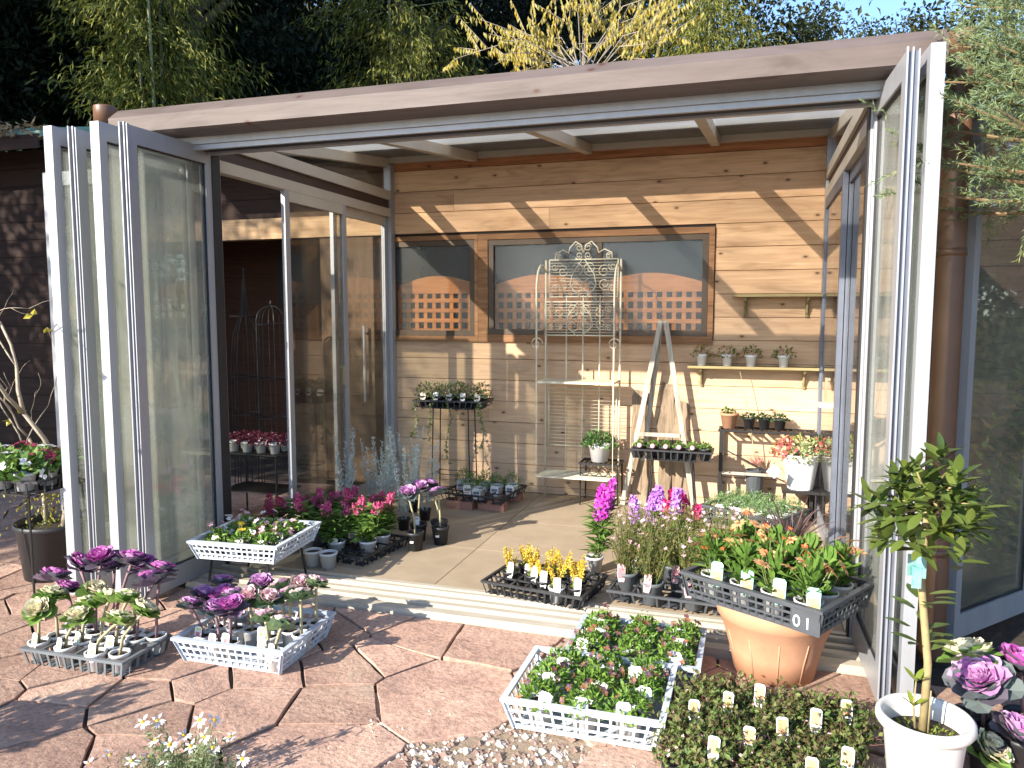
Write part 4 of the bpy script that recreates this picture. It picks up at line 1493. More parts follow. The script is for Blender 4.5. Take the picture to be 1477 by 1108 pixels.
for i, (x, y) in enumerate(((.56, -2.10), (.665, -2.11))):
    potted('white_pot', 'empty white pot on the floor under the raised basket, %s' % nth(i, 2), 'pot', (x, y, .021), 'white10', [], 'white pots under the raised basket')

# ================================================================== 4. two pale baskets of pansies, front centre
B4 = basket('plastic_basket', 'pale mesh basket of pansies nearest the camera, front centre', (2.415, -3.185, .003), .55, .43, .12, R(0), WBASKET, 13, 10, 3)
basket('plastic_basket', 'pale mesh basket of pansies half hidden behind the front pansy basket', (2.515, -2.755, .003), .52, .38, .11, R(0), BASKETP, 13, 9, 3)
pr = [(-3.33, 3, 'front', 2.415), (-3.19, 3, 'second', 2.425), (-3.045, 3, 'third', 2.43), (-2.87, 3, 'fourth', 2.51), (-2.755, 3, 'fifth', 2.515), (-2.64, 3, 'back', 2.52)]
k = 0
for j, (Y, n_, rw_, cx_) in enumerate(pr):
    for i in range(n_):
        potted('pansy', 'bronze violet pansy, %s of the %s row in the pansy baskets' % (nth(i, n_), rw_), 'pansy', (cx_ + (i - 1) * .165 + random.uniform(-.012, .012), Y + random.uniform(-.01, .01), .012), 'white10', [('foliage', PANSY[k % 4], True)], 'pansies in the pale baskets', 'plain' if k % 3 != 1 or j == 0 else None, tagpos=(random.uniform(-.03, .03), -.06, .085), sc=1.05)
        k += 1

# ================================================================== 5. ground-cover pots, front right
seed_tray('seedling_tray', 'black seedling tray of creeping berry plants in front of the terracotta pot', (3.02, -3.33, .003), .56, .50, .07, 6, 5, R(-6), BLACKP)
ca, sa = math.cos(R(-6)), math.sin(R(-6))
rows5 = ['front', 'second', 'third', 'fourth', 'back']
for j in range(5):
    for i in range(6):
        lx, ly = (i - 2.5) * .093, (j - 2) * .10
        potted('creeping_plant', 'creeping plant in black pot, %s of the %s row of the tray' % (nth(i, 6), rows5[j]), 'plant', (3.02 + lx * ca - ly * sa, -3.33 + lx * sa + ly * ca, .01), 'black9', [('foliage', COVER[(i + 2 * j) % 4], True)], 'creeping plants in the black tray', 'cover' if (i + 2 * j) % 3 == 1 else None, tagpos=(0.0, -.05, .10), sc=random.uniform(.72, 1.15))

# ================================================================== 6. terracotta pot carrying the crate of calendulas
tp = thing('terracotta_pot', 'large ribbed terracotta pot carrying the black crate marked 01', 'pot', (3.06, -2.625, .003))
MB().lathe([(.158, 0), (.180, .10), (.206, .19), (.210, .195), (.226, .235), (.232, .24), (.240, .285), (.236, .297), (.224, .30), (.212, .29), (.206, .24)], 48, close=True).build('body', TERRA, tp, smooth=True)
rb = MB()
for q in range(11):
    a = q * 6.2832 / 11 + .2
    rb.tube([(math.cos(a) * .158, math.sin(a) * .158, .006), (math.cos(a) * .180, math.sin(a) * .180, .10), (math.cos(a) * .204, math.sin(a) * .204, .185)], .003, 5)
rb.build('ribs', TERRA, tp, smooth=True)
CA = R(-29.6)
CC = np.array((3.055, -2.655))
crate = basket('plastic_crate', 'black mesh crate of orange calendulas marked 01 on the terracotta pot', (CC[0], CC[1], .303), .585, .44, .105, CA, GREYP, 16, 11, 3, taper=.018, cat='crate')
plate = MB().box(.185, .292, -.2225, -.2185, .004, .085).build('number_plate', GREYP, crate)
fc = bpy.data.curves.new('number', 'FONT')
fc.body = '01'
fc.size = .062
fc.extrude = .0006
fc.space_character = 1.35
fo = bpy.data.objects.new('number_tmp', fc)
col.objects.link(fo)
bpy.context.view_layer.update()
me = bpy.data.meshes.new_from_object(fo.evaluated_get(bpy.context.evaluated_depsgraph_get()))
bpy.data.objects.remove(fo)
me.materials.clear()
me.materials.append(TAGW)
no = link('number', me, plate, (.188, -.2235, .022))
no.rotation_euler = (R(90), 0, 0)
cc_, cs_ = math.cos(CA), math.sin(CA)
for j in range(3):
    for i in range(4):
        lx, ly = (i - 1.5) * .135, (j - 1) * .13
        o = potted('calendula', 'orange calendula in the black crate, %s of the %s row' % (nth(i, 4), rown[j]), 'calendula', (CC[0] + lx * cc_ - ly * cs_, CC[1] + lx * cs_ + ly * cc_, .310), 'white10', [('foliage', CALEN[(i + j) % 4], True)], 'calendulas in the black crate', 'mint' if j == 0 else None, tagpos=(.01, -.062, .055), sc=1.1, tagrot=(R(-10), 0, CA * .6))

# ================================================================== 7. white planter with the bay tree
wp = thing('bay_tree', 'clipped bay tree with round leafy head in a white planter, lower right', 'tree', (3.465, -3.385, .003))
MB().lathe([(.088, 0), (.092, .02), (.112, .215), (.114, .225), (.128, .232), (.136, .245), (.135, .262), (.127, .27), (.116, .266), (.111, .245), (.105, .19)], 44, close=True).build('planter', surf('glossy_white_planter', (0.62, 0.60, 0.565), (0.56, 0.545, 0.51), rough=.35, scale=4), wp, smooth=True)
MB().disc((0, 0, .205), .108, 24).build('soil', POTSOIL, wp)
moss = MB()
mound(moss, 160, .095, .022, .016, .008, np.random.default_rng(5), z0=.203)
moss.build('moss', YG, wp, stuff=True)
cr = ony(1338, 730, -3.37) - np.array((3.465, -3.385, .003))
tk = MB()
b0 = np.array((-.005, 0, .205))
tpts = [b0, b0 * .6 + cr * .4 + np.array((.012, 0, -.06)), b0 * .3 + cr * .7 + np.array((-.012, 0, -.02)), cr + np.array((0, 0, .05))]
tk.tube(tpts, [.013, .0115, .011, .008], 8)
rgb_ = np.random.default_rng(9)
for q in range(11):
    a = q * 2.4
    e = cr + np.array((math.cos(a) * .11, math.sin(a) * .11, rgb_.uniform(-.06, .12)))
    tk.tube([cr + np.array((0, 0, rgb_.uniform(-.06, .05))), (cr + e) / 2 + np.array((0, 0, .01)), e], [.005, .004, .0025], 5)
sh = [b0 + np.array((-.02, -.01, 0)), b0 + np.array((-.03, -.015, .09)), b0 + np.array((-.028, -.02, .17))]
tk.tube(sh, [.004, .0035, .002], 5)
tk.tube([b0 + np.array((.01, -.02, 0)), b0 + np.array((.012, -.025, .15))], [.003, .002], 5)
tk.build('trunk', surf('bay_bark', (0.36, 0.28, 0.13), (0.24, 0.18, 0.08), rough=.8, scale=30), wp, smooth=True)


def bay_leaf(mat, L, W):
    mb = MB()
    k = 5
    V = []
    for i in range(k + 1):
        f = i / k
        w = W / 2 * math.sin(math.pi * (f * .92 + .06)) ** .8
        z = -.10 * L * f * f
        V += [(-w, f * L, z + .18 * w), (0, f * L, z), (w, f * L, z + .18 * w)]
    F = []
    for i in range(k):
        F += [(3 * i, 3 * i + 1, 3 * i + 4, 3 * i + 3), (3 * i + 1, 3 * i + 2, 3 * i + 5, 3 * i + 4)]
    mb.add(V, F)
    return mb.mesh('leaf', mat, True)


BAY = [bay_leaf(leafm('bay_leaves', [(0.05, 0.085, 0.018), (0.09, 0.13, 0.024), (0.15, 0.19, 0.04)], trans=.18, rough=.38, spec=.5), L, W) for L, W in ((.082, .035), (.07, .03))]
BAYY = bay_leaf(leafm('young_bay_leaves', [(0.24, 0.28, 0.04), (0.18, 0.24, 0.04)], trans=.3, rough=.35), .055, .02)


BAYIN = MB()


def bayl(p, d, me, s=1.0, joined=False):
    q = Vector(d).to_track_quat('Y', 'Z')
    if joined:                                        # leaves deep in the crown
        mw = Matrix.Translation(Vector(p)) @ q.to_matrix().to_4x4() @ Matrix.Scale(s, 4)
        BAYIN.add([mw @ v.co for v in me.vertices], [list(f.vertices) for f in me.polygons])
        return
    o = link('leaf', me, wp, p)
    o.rotation_euler = q.to_euler()
    o.scale = (s, s, s)


for i in range(54):                                   # whorls of leaves at the twig ends
    c_ = 1 - 1.78 * (i + .5) / 54
    a = i * 2.39996
    s_ = math.sqrt(1 - c_ * c_)
    dr_ = np.array((math.cos(a) * s_, math.sin(a) * s_, c_))
    tip = cr + dr_ * np.array((.155, .15, .155)) * rgb_.uniform(.55, 1.12)
    ax = unit(dr_ * .7 + np.array((0, 0, .6)) + rgb_.normal(0, .2, 3))
    u_ = unit(np.cross(ax, (.3, .5, .8)))
    v_ = np.cross(ax, u_)
    for q in range(7):
        b_ = q * 2.39996 + rgb_.uniform(0, .6)
        sp = (1.1, 1.0, 1.1, .9, .7, .5, .35)[q]
        bayl(tip - ax * .012 * (6 - q) * .5, ax * (1.15 - sp * .75) + (u_ * math.cos(b_) + v_ * math.sin(b_)) * sp, BAYY if q > 5 and i % 4 == 0 else BAY[q % 2], rgb_.uniform(.8, 1.1) * (.75 if q > 4 else 1), q < 3)
BAYIN.build('inner_leaves', MATS['bay_leaves'], wp, smooth=True, stuff=True)
tp_ = np.array(tpts)
for f, z in ((.42, 0), (.45, .0), (.56, .0), (.6, 0), (.38, 0)):
    p_ = b0 + (cr - b0) * f
    for q in range(4):
        a = rgb_.uniform(0, 6.28)
        bayl(p_ + rgb_.normal(0, .010, 3) + np.array((math.cos(a), math.sin(a), .3)) * .02, (math.cos(a), math.sin(a), .35), BAY[q % 2], .9)
for q in range(9):
    a = q * 2.4
    bayl(sh[1 + q % 2] + np.array((0, 0, .0)) * q, (math.cos(a), math.sin(a), .9), BAYY, .9)
tgm = MB()
for k_, (x_, z_, t_) in enumerate(((-.012, .0, .3), (.012, -.004, -.3), (.0, -.035, .05))):
    tgm.box(x_ - .013, x_ + .013, -.002 - k_ * .004, .0 - k_ * .004, z_ - .032, z_ + .032, 0, t_)
tgo = tag(tgm.build('tree_tag', surf('mint_white_tag', (.06, .26, .24), (.26, .40, .38), rough=.4, scale=30)), 'mint green folded paper tag hanging on the bay tree trunk', 'tag')
tgo.location = ony(1322, 815, -3.42)

# ================================================================== 8. large kale at the right edge
R8 = [(1400, 948, -3.02, 'cream', 1.35), (1415, 985, -3.1, 'violet', 1.55), (1472, 965, -2.98, 'purple', 1.3), (1425, 1085, -3.2, 'cream', 1.1), (1466, 1060, -3.15, 'violet', 1.2)]
l8 = ['creamy white kale beside the white planter, topmost of the right corner group', 'large lilac pink kale on tall stem right of the white planter', 'dark purple kale cut by the right edge of the photo', 'small curly green kale low beside the white planter', 'violet grey kale at the lower right corner']
for i, (x, y, Y, k, s_) in enumerate(R8):
    h_ = ony(x, y, Y)
    kale(k, (h_[0] + (.02 if i != 3 else 0), Y + .02), .003, h_, l8[i], 'kale in the right corner', pot='black11', hs=s_)

# ================================================================== 9. daisies at the lower left edge
dz = thing('daisy_plant', 'white marguerite daisies with yellow centres at the bottom edge', 'daisies', (1.28, -3.95, 0))
dh = [(206, 1042), (227, 1040), (158, 1090), (129, 1103), (224, 1068), (265, 1061), (288, 1039), (309, 1039), (332, 1063), (308, 1078), (240, 1095), (275, 1077), (295, 1063), (245, 1074), (190, 1098), (350, 1095), (215, 1092)]
rd = np.random.default_rng(11)
P = np.array([ony(x, y, -3.95 + rd.uniform(-.05, .05)) for x, y in dh]) - np.array((1.28, -3.95, 0))
dm = MB()
stems(dm, np.stack([P[:, 0] * .35, P[:, 1] * .3, np.full(len(P), -.03)], 1), P, .0016, 0, .01, rd)
dm.build('stems', STEMG, dz)
dm = MB()
blooms(dm, P, rd.normal(0, .25, (len(P), 3)) + np.array((0, -.5, .8)), .026, rd, 0, 12, 1, .1, .34)
dm.build('flower_heads', [WHF, CEN], dz, stuff=True)
dm = MB()
n = 1600
q = rd.integers(0, len(P), n)
t = rd.uniform(.0, .85, n)[:, None]
Pp = np.stack([P[q, 0] * .35, P[q, 1] * .3, np.full(n, -.03)], 1) * (1 - t) + P[q] * t + rd.normal(0, .012, (n, 3))
dm.leaves(Pp, rd.normal(0, 1, (n, 3)) + np.array((0, 0, .6)), rd.normal(0, 1, (n, 3)), .028, .005)
dm.build('foliage', leafm('grey_green_daisy_leaves', [(0.16, 0.22, 0.1), (0.24, 0.3, 0.15), (0.12, 0.17, 0.07)]), dz, stuff=True)
# ================================================================== 10. tray of yellow flowers on the threshold
FZ = .021
a10 = R(-9)
seed_tray('seedling_tray', 'black seedling tray of yellow flowers on the threshold', (1.95, -2.13, .037), .54, .36, .07, 7, 4, a10, BLACKP)
c_, s_ = math.cos(a10), math.sin(a10)
y10 = [(-.185, -.03, 'long'), (-.10, .05, 'white'), (-.055, -.03, 'long'), (.03, -.08, 'long'), (.12, -.13, 'long'), (.08, .05, None), (.175, .0, 'white'), (.0, .10, None), (.215, -.10, 'long'), (-.15, .09, None)]
y10 = sorted(y10)
for i, (lx, ly, tg) in enumerate(y10):
    potted('yellow_flower', 'yellow flowering plant in the black threshold tray, %s' % nth(i, len(y10)), 'flower', (1.95 + lx * c_ - ly * s_, -2.13 + lx * s_ + ly * c_, .045), 'white9' if tg == 'long' and ly < -.1 else 'black9', [('foliage', YELLOW[i % 3], True)], 'yellow flowers in the threshold tray', tg, sc=1.1)

# ================================================================== 11. pink wiry plants and tall stocks
seed_tray('seedling_tray', 'black seedling tray holding grey pots of wiry pink flowers', (2.60, -2.02, .037), .60, .36, .06, 5, 3, R(-4), GREYP)
d11 = [(2.36, -2.04, 'pink'), (2.57, -1.86, None), (2.86, -1.88, None), (2.50, -2.15, 'pink'), (2.62, -1.98, 'pink'), (2.70, -2.16, 'pink'), (2.82, -2.02, None), (2.44, -1.90, None), (2.72, -1.89, None)]
for i, (x, y, tg) in enumerate(sorted(d11)):
    potted('wiry_flower', 'wiry pink-flowered plant beside the yellow tray, %s' % nth(i, 9), 'flower', (x, y, .044), 'grey11', [('foliage', DIASCIA[i % 3], True)], 'wiry pink flowers in grey pots', tg, tagpos=(-.02, -.06, .07), sc=1.3)
for i, (x, y, k, lb) in enumerate(((858, 735, 'magenta', 'magenta stock with tall flower spikes, leftmost of the tall stocks'), (922, 738, 'violet', 'violet stock with tall flower spikes, middle of the tall stocks'), (968, 742, 'violet', 'violet stock standing left of the hot pink one'), (985, 732, 'hot', 'hot pink stock with tall flower spikes, rightmost of the tall stocks'))):
    p = ony(x, y, -1.72)
    potted('stock_flower', lb, 'flower', (p[0], -1.72 + .05 * (i % 2), FZ), 'white10', [('foliage', STOCK[k][i % 2], True)], 'tall stocks inside the opening', sc=1.2)

# ================================================================== 12. dark crate of white alyssum, purple grass
a12 = R(-30)
c12 = np.array((2.98, -.42))
basket('plastic_crate', 'black mesh crate of grey-green alyssum at the back right', (c12[0], c12[1], FZ), .57, .42, .12, a12, GREYP, 16, 11, 3, taper=.018, cat='crate')
ca, sa = math.cos(a12), math.sin(a12)
for j in range(3):
    for i in range(4):
        lx, ly = (i - 1.5) * .13, (j - 1) * .125
        potted('alyssum', 'grey-green alyssum in the back crate, %s of the %s row' % (nth(i, 4), rown[j]), 'plant', (c12[0] + lx * ca - ly * sa, c12[1] + lx * sa + ly * ca, FZ + .008), 'white10', [('foliage', ALYS[(i + j) % 3], True)], 'alyssum in the back crate', 'sleeve' if j == 0 and i in (0, 1, 3) else None, tagpos=(0, -.055, .04))
gp = thing('purple_grass', 'arching purple-brown grass in a pot behind the calendulas', 'grass', (3.17, -1.35, FZ))
link('pot', POTS['black11'], gp)
gm_ = MB()
rg = np.random.default_rng(31)
for i in range(70):
    a = rg.uniform(0, 6.28)
    l_ = rg.uniform(.22, .40)
    out = rg.uniform(.3, 1)
    pts = np.array([(math.cos(a) * out * l_ * f * .75, math.sin(a) * out * l_ * f * .75, l_ * (f * 1.05 - .55 * out * f * f)) for f in (0, .35, .7, 1)])
    sd = np.array((-math.sin(a), math.cos(a), 0)) * .008
    V = []
    for k_, p in enumerate(pts):
        w = (1, 1, .7, .1)[k_]
        V += [p - sd * w, p + sd * w]
    gm_.add(V, [(0, 1, 3, 2), (2, 3, 5, 4), (4, 5, 7, 6)])
gm_.build('blades', leafm('purple_grass_blades', [(0.12, 0.07, 0.09), (0.2, 0.12, 0.12), (0.16, 0.15, 0.12)]), gp, loc=(0, 0, .09), stuff=True)

# ================================================================== 13. tall white pot with mixed foliage
sb = thing('low_stool', 'low black stool under the tall white pot at the right wall', 'stool', (3.28, -.27, FZ))
MB().box(-.12, .12, -.10, .10, .215, .235).build('seat', IRON, sb)
for x in (-.1, .1):
    for y in (-.08, .08):
        MB().tube([(x, y, 0.001), (x, y, .214)], .008).build('leg', IRON, sb)
tp2 = thing('white_planter', 'tall fluted white pot of red and cream foliage by the right wall', 'pot', (3.28, -.27, FZ + .236))
mb = MB()
n = 32
prof = [(.082, 0), (.10, .12), (.122, .23), (.128, .24), (.120, .245), (.112, .22)]
V = []
for r_, z in prof:
    for q in range(n):
        a = q * 6.2832 / n
        k_ = r_ * (1 + .025 * math.cos(a * 8))
        V.append((k_ * math.cos(a), k_ * math.sin(a), z))
mb.add(V, [(i * n + j, i * n + (j + 1) % n, (i + 1) * n + (j + 1) % n, (i + 1) * n + j) for i in range(len(prof) - 1) for j in range(n)])
mb.disc((0, 0, .22), .112, n, 1)
mb.build('pot', [WHITEP, POTSOIL], tp2, smooth=True)
mb = MB()
rg = np.random.default_rng(33)
for cxy, mi in (((-.09, -.03), 0), ((.07, -.05), 1), ((-.02, .04), 2), ((.1, .03), 2), ((0, -.09), 1), ((-.12, .03), 3), ((.12, -.03), 0)):
    mound(mb, 90, .085, .17, .034, .02, rg, mi, c=cxy)
mb.build('foliage', [leafm('coral_leaves', [(0.5, 0.07, 0.12), (0.6, 0.2, 0.15), (0.4, 0.05, 0.1)]), leafm('cream_green_leaves', [(0.5, 0.5, 0.28), (0.3, 0.38, 0.16), (0.42, 0.46, 0.24)]), YG, leafm('rust_leaves', [(0.35, 0.13, 0.06), (0.45, 0.22, 0.1)])], tp2, loc=(0, 0, .20), stuff=True)
# square price card hanging before the pot, trailing dry stem, air plant
pc = tag(MB().box(-.035, .035, -.001, .001, -.035, .035).build('price_card', TAGW), 'tilted white price card left of the tall white pot', 'card')
pc.location = ony(1116, 680, -.5)
pc.rotation_euler = (0, R(38), 0)
pc2 = tag(MB().box(-.025, .025, -.001, .001, -.016, .016).build('price_card', TAGW), 'small white card on the right door frame above the tall pot', 'card')
pc2.location = (3.375, -.62, .88)
pc2.rotation_euler = (0, R(14), 0)
ap = thing('spiky_plant', 'pink spiky plant rising behind the alyssum crate with a long dry stalk', 'plant', (2.98, -.13, .36))
mb = MB()
for i in range(30):
    a = rg.uniform(0, 6.28)
    mb.leaves([(0, 0, 0)], [(math.cos(a), math.sin(a), rg.uniform(.4, 1.4))], [(0, 0, 1)], .13, .012)
mb.build('leaves', leafm('pink_spiky_leaves', [(0.62, 0.3, 0.25), (0.5, 0.2, 0.16)]), ap, stuff=True)
e_ = ony(1067, 535, -.13) - np.array((2.98, -.13, .36))
MB().tube([(0, 0, 0), e_ * .5 + np.array((.02, 0, 0)), e_], [.004, .003, .002], 5).build('stalk', STEMP, ap)
MB().lathe([(.05, -.34), (.065, -.02), (.06, -.02)], 14, close=True).build('pot', GREYP, ap)

# ================================================================== 14. black iron table with pots
tb = thing('iron_table', 'narrow black iron table against the board wall at the right', 'table', (3.05, -.125, FZ))
for x in (-.31, .31):
    for y in (-.08, .08):
        MB().bar((x, y, .001), (x, y, .60), .022, .022).build('leg', IRON, tb)
tpm = MB()
for y in (-.085, .085):
    tpm.box(-.33, .33, y - .008, y + .008, .60, .615)
for q in range(12):
    x = -.32 + .64 * q / 11
    tpm.box(x - .008, x + .008, -.076, .076, .602, .612)
tpm.build('top', IRON, tb)
MB().bar((-.30, -.08, .30), (.30, -.08, .30), .012, .02).build('rail', GREYW, tb)
MB().bar((-.30, -.09, .48), (.05, -.09, .31), .008, .008).build('brace', IRON, tb)
potted('herb_pot', 'small terracotta pot of green herb on the black table', 'pot', (2.79, -.13, FZ + .616), 'terra10', [('foliage', HERB[0], True)], None, sc=1.3)
for i in range(3):
    potted('black_pot', 'black pot of dark green plant on the iron table, %s' % nth(i, 3), 'pot', (2.93 + i * .105, -.12, FZ + .616), 'black9', [('foliage', BEG[i], True)], 'black pots on the iron table')

# ================================================================== 15. stand with tray of pink button flowers
c15 = (2.41, -.33)
st = thing('plant_stand', 'black iron stand carrying the tray of pink button flowers', 'plant stand', (*c15, FZ))
for x in (-.14, .14):
    for y in (-.07, .07):
        MB().tube([(x * 1.25, y, .001), (x, y, .40)], .006).build('leg', IRON, st)
MB().box(-.17, .17, -.09, .09, .401, .408).build('shelf', IRON, st)
seed_tray('seedling_tray', 'black tray of pink button flowers in front of the wooden easel', (*c15, FZ + .41), .56, .20, .07, 6, 2, 0, BLACKP)
btn = surf('pink_button_flower', (0.85, 0.45, 0.5), (0.75, 0.3, 0.4), rough=.7)
for j in range(2):
    for i in range(6):
        o = potted('daisy_pot', 'pink button flower by the easel, %s of the %s row' % (nth(i, 6), ('front', 'back')[j]), 'flower', (c15[0] + (i - 2.5) * .092, c15[1] + (j - .5) * .09, FZ + .417), 'black9', [('foliage', HERB[(i + j) % 3], True)], 'pink button flowers by the easel')
        if j == 0 and i < 5:
            MB().lathe([(.0, .0), (.016, .004), (.018, .012), (.012, .02), (0, .022)], 10).build('flower', btn, o, True, (.01, -.05, .085)).rotation_euler = (R(60), 0, 0)

# ================================================================== 16. iron stool with white pot
stl = thing('iron_stool', 'small black wrought iron stool at the back wall', 'stool', (1.865, -.165, FZ))
for x in (-.14, .14):
    for y in (-.10, .10):
        MB().tube([(x * 1.03, y * 1.03, .001), (x, y, .308)], .007).build('leg', IRON, stl)
s = MB()
for y in (-.10, .10):
    s.box(-.155, .155, y - .01, y + .01, .308, .322)
for q in range(9):
    x = -.15 + .30 * q / 8
    s.box(x - .007, x + .007, -.09, .09, .310, .320)
s.build('seat', IRON, stl)
ap_ = MB()
for x in (-.105, -.035, .035, .105):
    pts = [(x + .034 * math.cos(t), -.10, .262 + .034 * math.sin(t)) for t in np.linspace(0, 6.28, 13)]
    ap_.tube(pts, .003, 4)
ap_.bar((-.14, -.10, .225), (.14, -.10, .225), .006, .006)
ap_.bar((-.14, -.10, .08), (.14, -.10, .08), .006, .006)
ap_.build('apron_scrolls', IRON, stl)
t = thing('white_flowerpot', 'white pot of dense green foliage standing on the iron stool', 'pot', (1.85, -.165, FZ + .323))
pot_mb(.085, .062, .13).build('pot', [WHITEP, POTSOIL], t, True)
_bush(MG, 170, .13, .13, .04, .024)
link('foliage', _bush(leafm('deep_green_leaves', [(0.05, 0.12, 0.03), (0.08, 0.18, 0.04), (0.12, 0.22, 0.05)]), 260, .135, .125, .04, .022)(np.random.default_rng(3)), t, (0, 0, .115), True)

# ================================================================== 17. tray of labelled white pots on bricks
BRK = surf('red_brick', (0.42, 0.2, 0.14), (0.33, 0.15, 0.1), rough=.85, scale=30, bump=.3)
for i, (x, y) in enumerate(((.90, -.62), (1.14, -.60), (.92, -.30), (1.16, -.28))):
    o = MB().box(-.10, .10, -.05, .05, 0, .058).build('brick', BRK, loc=(x, y, FZ))
    tag(o, 'red brick under the tray of labelled pots, %s' % ('front left', 'front right', 'back left', 'back right')[i], 'brick', 'bricks under the labelled pots')
seed_tray('seedling_tray', 'black tray of white labelled pots raised on bricks near the back wall', (1.02, -.46, FZ + .059), .50, .46, .06, 4, 4, R(-6), BLACKP)
w17 = [(.83, -.40), (.93, -.52), (1.03, -.60), (1.13, -.48), (1.23, -.42), (1.02, -.42)]
for i, (x, y) in enumerate(sorted(w17)):
    potted('lavender', 'green plant in printed white pot on the brick-raised tray, %s' % nth(i, 6), 'plant', (x, y, FZ + .068), 'white10', [('foliage', LAV[i % 3], True)], 'printed white pots on the raised tray', 'sleeve', tagpos=(0, -.056, .012), sc=1.0, tagrot=(R(5), 0, .1))

# ================================================================== 18. tall stand with trailing ivy
c18 = (.735, -.36)
st = thing('plant_stand', 'tall thin black iron stand with trailing ivy at the back left', 'plant stand', (*c18, FZ))
for x, y in ((-.16, -.07), (.16, -.07), (-.16, .09), (.16, .09)):
    MB().tube([(x, y, .001), (x * .9, y * .9, .715)], .005).build('leg', IRON, st)
MB().box(-.2, .2, -.11, .11, .716, .722).build('shelf', IRON, st)
for z in (.2,):
    r_ = MB()
    for a, b in (((-.16, -.07), (.16, -.07)), ((.16, -.07), (.16, .09)), ((.16, .09), (-.16, .09)), ((-.16, .09), (-.16, -.07))):
        r_.tube([(a[0] * .97, a[1] * .97, z), (b[0] * .97, b[1] * .97, z)], .003, 5)
    r_.build('brace', IRON, st)
seed_tray('seedling_tray', 'black tray of ivy pots on top of the tall iron stand', (*c18, FZ + .723), .56, .26, .06, 6, 3, R(4), BLACKP)
rgi = np.random.default_rng(44)
for j in range(2):
    for i in range(5):
        o = potted('ivy', 'trailing ivy on the tall stand, %s of the %s row' % (nth(i, 5), ('front', 'back')[j]), 'ivy', (c18[0] + (i - 2) * .108, c18[1] + (j - .5) * .12, FZ + .731), 'black9', [('foliage', IVY[(i + j) % 3], True)], 'ivy pots on the tall stand', 'pale' if j == 0 and i in (0, 2, 4) else ('white' if j == 0 else None))
        if j == 0 and i in (0, 1, 2, 4):
            tr = MB()
            L_ = rgi.uniform(.25, .5)
            pts = [(0, -.04, .07), (.02 * (i - 2), -.07, .04)] + [(.03 * (i - 2) + rgi.normal(0, .02), -.075 + rgi.normal(0, .01), .04 - L_ * f) for f in (.25, .5, .75, 1)]
            tr.tube(pts, .002, 4, 1)
            k = 40
            f = rgi.uniform(.1, 1, k) * (len(pts) - 1)
            ii = np.minimum(f.astype(int), len(pts) - 2)
            PP = np.array(pts)
            Q = PP[ii] + (PP[ii + 1] - PP[ii]) * (f - ii)[:, None]
            tr.leaves(Q, rgi.normal(0, 1, (k, 3)) + np.array((0, -.3, -.4)), rgi.normal(0, .5, (k, 3)) + np.array((0, -1, .3)), .03, .019)
            tr.build('trailing_shoot', [MATS['variegated_ivy'], STEMG], o, stuff=True)

# ================================================================== 19. cream wire baker's rack
rk = thing('wire_rack', 'tall cream wrought iron shelf rack with scroll top before the wide window', 'rack', (1.70, -.21, FZ))
X0, X1 = -.295, .285


def tubeo(name, pts, r=.006, n=5, parent=rk):
    return MB().tube(pts, r, n).build(name, CREAMI, parent, True)


for x in (X0, X1):
    tubeo('back_post', [(x, .11, .001), (x, .11, 1.0), (x, .11, 1.85)], .0085)
    tubeo('front_post', [(x, -.16, .001), (x, -.16, 1.55), (x, -.155, 1.66), (x, -.12, 1.75), (x, -.05, 1.80), (x, .02, 1.80), (x, .11, 1.76)], .0085)
    tubeo('side_bar', [(x, -.16, .22), (x, .11, .22)], .005)
    tubeo('side_bar', [(x, -.16, .94), (x, .11, .94)], .005)
    tubeo('side_bar', [(x, -.16, 1.32), (x, .11, 1.32)], .004)


def spiral(cx, cz, r, turns, a0, y, s=1, n=18):
    return [(cx + s * r * (1 - .75 * i / n) * math.cos(a0 + turns * 6.2832 * i / n), y, cz + r * (1 - .75 * i / n) * math.sin(a0 + turns * 6.2832 * i / n)) for i in range(n + 1)]


def wire_panel(name, z0, z1, y, n, scroll=True, x0=X0 + .03, x1=X1 - .02):
    p = MB()
    for z in (z0, z1):
        p.tube([(x0, y, z), (x1, y, z)], .0055, 5)
    for x in (x0, x1):
        p.tube([(x, y, z0), (x, y, z1)], .0055, 5)
    for q in range(1, n):
        z = z0 + (z1 - z0) * q / n
        p.tube([(x0, y, z), (x1, y, z)], .0022, 4)
    o = p.build(name, CREAMI, rk, True)
    if scroll:
        m_ = (x0 + x1) / 2
        zc = (z0 + z1) / 2
        w, h = (x1 - x0), (z1 - z0)
        for sx in (-1, 1):
            sc_ = MB()
            for cx_, cz_, r_, a0 in ((.10, .26, .2, -1.5), (.10, -.22, .22, 1.5), (.30, .18, .17, 1.0), (.31, -.16, .17, -1.0), (.42, .30, .11, 2.5), (.42, -.28, .11, -2.5)):
                sc_.tube(spiral(m_ + sx * cx_ * w, zc + cz_ * h, r_ * h, 1.35 if a0 > 0 else -1.35, a0, y - .006, sx), .0032, 4)
            sc_.tube([(m_ + sx * w * .02, y - .006, z1), (m_ + sx * w * .16, y - .006, zc + .1 * h), (m_ + sx * w * .19, y - .006, zc - .2 * h), (m_ + sx * w * .05, y - .006, z0)], .0032, 4)
            sc_.build('scrolls', CREAMI, o, True)
    return o


